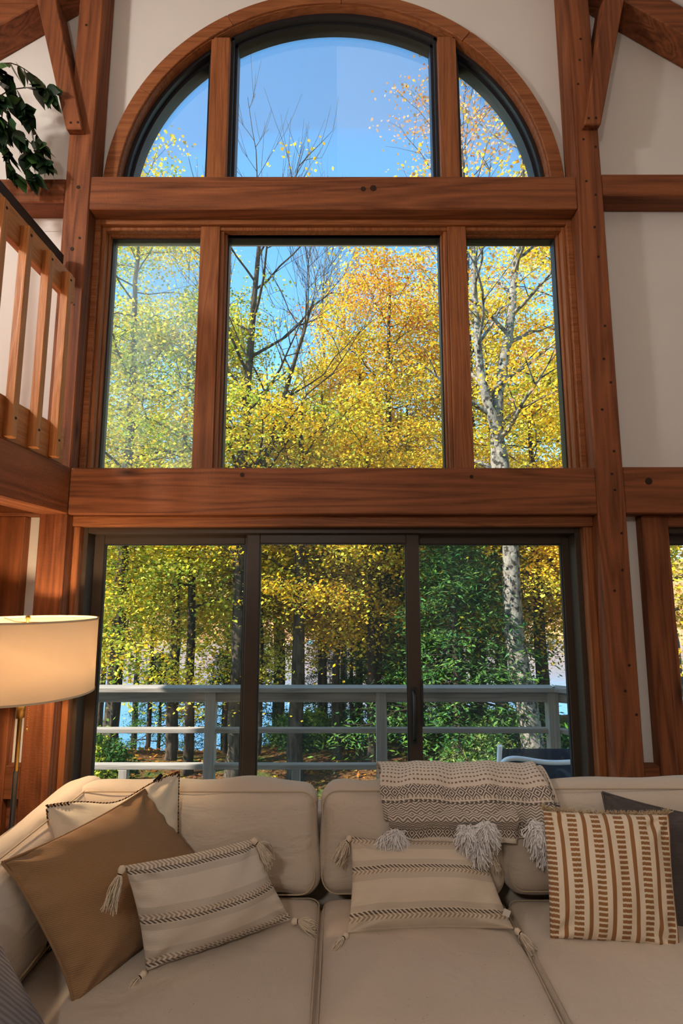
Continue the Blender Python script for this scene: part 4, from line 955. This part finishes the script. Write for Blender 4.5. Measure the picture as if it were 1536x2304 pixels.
plant_tree('maple_tree', 4.35, 11.8, 'dark double trunk maple hung with bright yellow leaves', seed=14, H=8.0, r0=.16, lo=.34, crown=2.2, nprim=24, nsec=5, per=26, pal=((YEL, 3), (YG, 3), (GOLD, 2), (GRN, 1)), bark=M_BARKD)
plant_tree('maple_tree', 6.2, 13.0, 'dense yellow maple on the side of the narrow glass door', seed=15, H=13.2, r0=.17, lo=.28, crown=2.7, nprim=34, nsec=6, per=30, spread=.33, pal=((YEL, 3), (GOLD, 2.6), (YG, 2.2), (ORG, .6)))
plant_tree('maple_tree', 6.05, 9.9, 'brown maple trunk behind the narrow glass door', seed=16, H=7.5, r0=.16, lo=.42, crown=1.7, nprim=18, nsec=5, per=24, pal=low_gold)
# hemlocks
HEM = ((DGR, 4), (lin(88, 122, 58), 3), (lin(52, 84, 44), 2))
h1 = plant_tree('hemlock_tree', 2.25, 10.9, 'full green hemlock in front of the birch trunk', seed=17, H=5.2, r0=.09, lo=.16, crown=1.9, nprim=36, up=.10, nsec=6, per=28, spread=.26, pal=HEM, needle=True, leaf=(.12, .16), shape='cone', bark=M_BARKD, lm=M_NEEDLE)
copy_tree(h1, 1.55, 15.5, 2.1, 1.05, 'darker green hemlock farther back near the gold maple', None)
copy_tree(h1, 3.0, 16.5, 4.0, 1.25, 'green hemlock standing deep behind the birch trunk', None)
copy_tree(h1, 3.15, 12.3, 1.0, 1.08, 'green hemlock just behind the birch trunk', None)
copy_tree(h1, 1.45, 13.2, 5.0, .95, 'green hemlock between the twin dark trunks and the birch', None)
for x, y, rz, sc in ((-5.3, 16.2, 1, .62), (-3.6, 17.0, 3, .66), (-2.3, 15.6, 5, .55), (-.5, 17.5, .5, .66), (.9, 18.0, 2.2, .72), (-6.9, 12.6, 4, .5)):
    copy_tree(h1, x, y, rz, sc, 'small dark hemlock on the slope above the lake', 'small hemlocks on the slope')
# understorey maples that carry the low layered leaves
ua = plant_tree('young_maple', -4.55, 11.0, 'young understorey maple with flat layers of yellow leaves', group='young understorey maples', seed=18, H=5.6, r0=.05, lo=.42, crown=1.9, nprim=17, up=.18, nsec=6, per=34, spread=.30, pal=((YG, 3), (YEL, 2.5), (GRN, 2.5), (GOLD, 1)), shape='flat', bark=M_BARKD)
ub = plant_tree('young_maple', .25, 13.5, 'young understorey maple with flat layers of golden leaves', group='young golden maples', seed=19, H=5.4, r0=.05, lo=.44, crown=2.0, nprim=17, up=.18, nsec=6, per=34, spread=.30, pal=((GOLD, 4), (YEL, 3), (ORG, .8), (YG, 1)), shape='flat', bark=M_BARKD)
for x, y, rz, sc in ((-2.9, 14.0, 1.0, 1.1), (-6.3, 13.4, 2.0, 1.05), (-5.2, 15.0, 4.4, 1.15), (4.9, 13.6, 3.1, 1.15), (-1.9, 12.8, 5.2, .95)):
    copy_tree(ua, x, y, rz, sc)
for x, y, rz, sc in ((-1.15, 13.4, 1.2, 1.1), (2.3, 15.6, 4.1, 1.25), (-.45, 15.0, 5.3, 1.25), (2.7, 13.4, 3.3, 1.1), (5.2, 11.2, .4, .95), (3.9, 13.2, 2.0, 1.1)):
    copy_tree(ub, x, y, rz, sc)
# slim stems and farther trees down the slope
sl_ = plant_tree('slim_tree', -1.65, 15.2, 'slim dark tree trunk on the slope above the lake', group='slim trees on the slope', seed=20, H=9.5, r0=.075, lo=.46, crown=1.5, nprim=16, nsec=4, per=24, pal=low_gold, bark=M_BARKD)
rs_ = random.Random(12)
for x, y in ((-6.1, 16.4), (-4.5, 15.2), (-2.9, 16.5), (-2.2, 18.0), (-1.25, 17.4), (-.55, 15.4), (.0, 16.6), (.45, 15.6), (.95, 16.4), (1.5, 17.4), (1.95, 15.9), (2.5, 17.6), (3.2, 15.4), (3.8, 17.2), (4.6, 16.2), (5.4, 15.0), (-1.9, 16.4), (.7, 19.0)):
    copy_tree(sl_, x, y, rs_.random() * 6, .85 + .4 * rs_.random())
fa = plant_tree('far_maple', -8.5, 19.5, 'gold maple lower down the slope by the lake', group='gold maples down the slope', seed=21, H=11.5, r0=.13, lo=.30, crown=2.5, nprim=26, nsec=5, per=24, spread=.34, pal=gold_mix, leaf=(.13, .42))
for x, y in ((-4.2, 21), (5.4, 19), (8.2, 18), (-9.5, 16), (9.0, 13.5), (2.0, 23)):
    copy_tree(fa, x, y, rs_.random() * 6, .9 + .25 * rs_.random())
# shrubs on the bank
bu = ((lin(150, 168, 96), 2), (lin(110, 136, 76), 2), (lin(190, 200, 130), 1.4)); 
def shrub(x, y, h, wd, seed, label, pal):
    o = empty('shrub', (x, y, float(ground_z(x, y)) - .05)); tag(o, label, 'shrub'); rs = np.random.RandomState(seed)
    n_ = 90; th = rs.rand(n_) * 6.28; ph = np.arccos(rs.rand(n_)); c_ = np.stack([np.cos(th) * np.sin(ph) * wd, np.sin(th) * np.sin(ph) * wd, .15 + np.cos(ph) * h], -1) * (rs.rand(n_, 1) ** .3)
    pc_ = np.array([p[0] for p in pal]); V, F, col = leaf_cloud(c_, pc_[rs.randint(len(pc_), size=n_)], 60, .14, .8, .075, .34, rs, .8)
    np_obj('foliage', V, F, M_LEAF, o, col=col)['kind'] = 'stuff'
    m = MB()
    for q in c_[:26]: m.tube([(0, 0, 0), tuple(q * .5 + np.array([0, 0, .1])), tuple(q)], [.014, .009, .004], 5)
    m.build('stems', M_BARKD, o)
shrub(2.75, 11.0, 1.05, .75, 41, 'pale green rounded shrub on the bank behind the patio chair', bu)
shrub(-4.75, 10.4, 1.1, .8, 42, 'green leafy shrub below the lake gap', ((GRN, 2), (DGR, 2), (YG, .6)))
shrub(-.9, 13.6, .55, .8, 43, 'low dark shrub on the leaf-strewn bank', ((DGR, 2), (GRN, 1)))
shrub(4.6, 12.0, .6, .8, 44, 'low green shrub at the foot of the double trunk maple', ((DGR, 2), (GRN, 2)))
# fallen leaves
rs = np.random.RandomState(77); n_ = 9000; px = rs.uniform(-8, 8, n_); py = rs.uniform(6.2, 17, n_); pz = ground_z(px, py) + .015
pc_ = np.array([GOLD, RUS, ORG, lin(150, 96, 56), lin(210, 160, 90)])
V, F, col = leaf_cloud(np.stack([px, py, pz], -1), pc_[rs.randint(5, size=n_)] * .8, 1, .001, .2, .11, .42, rs, .35)
o = np_obj('fallen_leaves', V, F, M_LEAF, None, col=col); tag(o, 'fallen rust and gold leaves scattered over the bank', 'leaves', None, 'stuff')
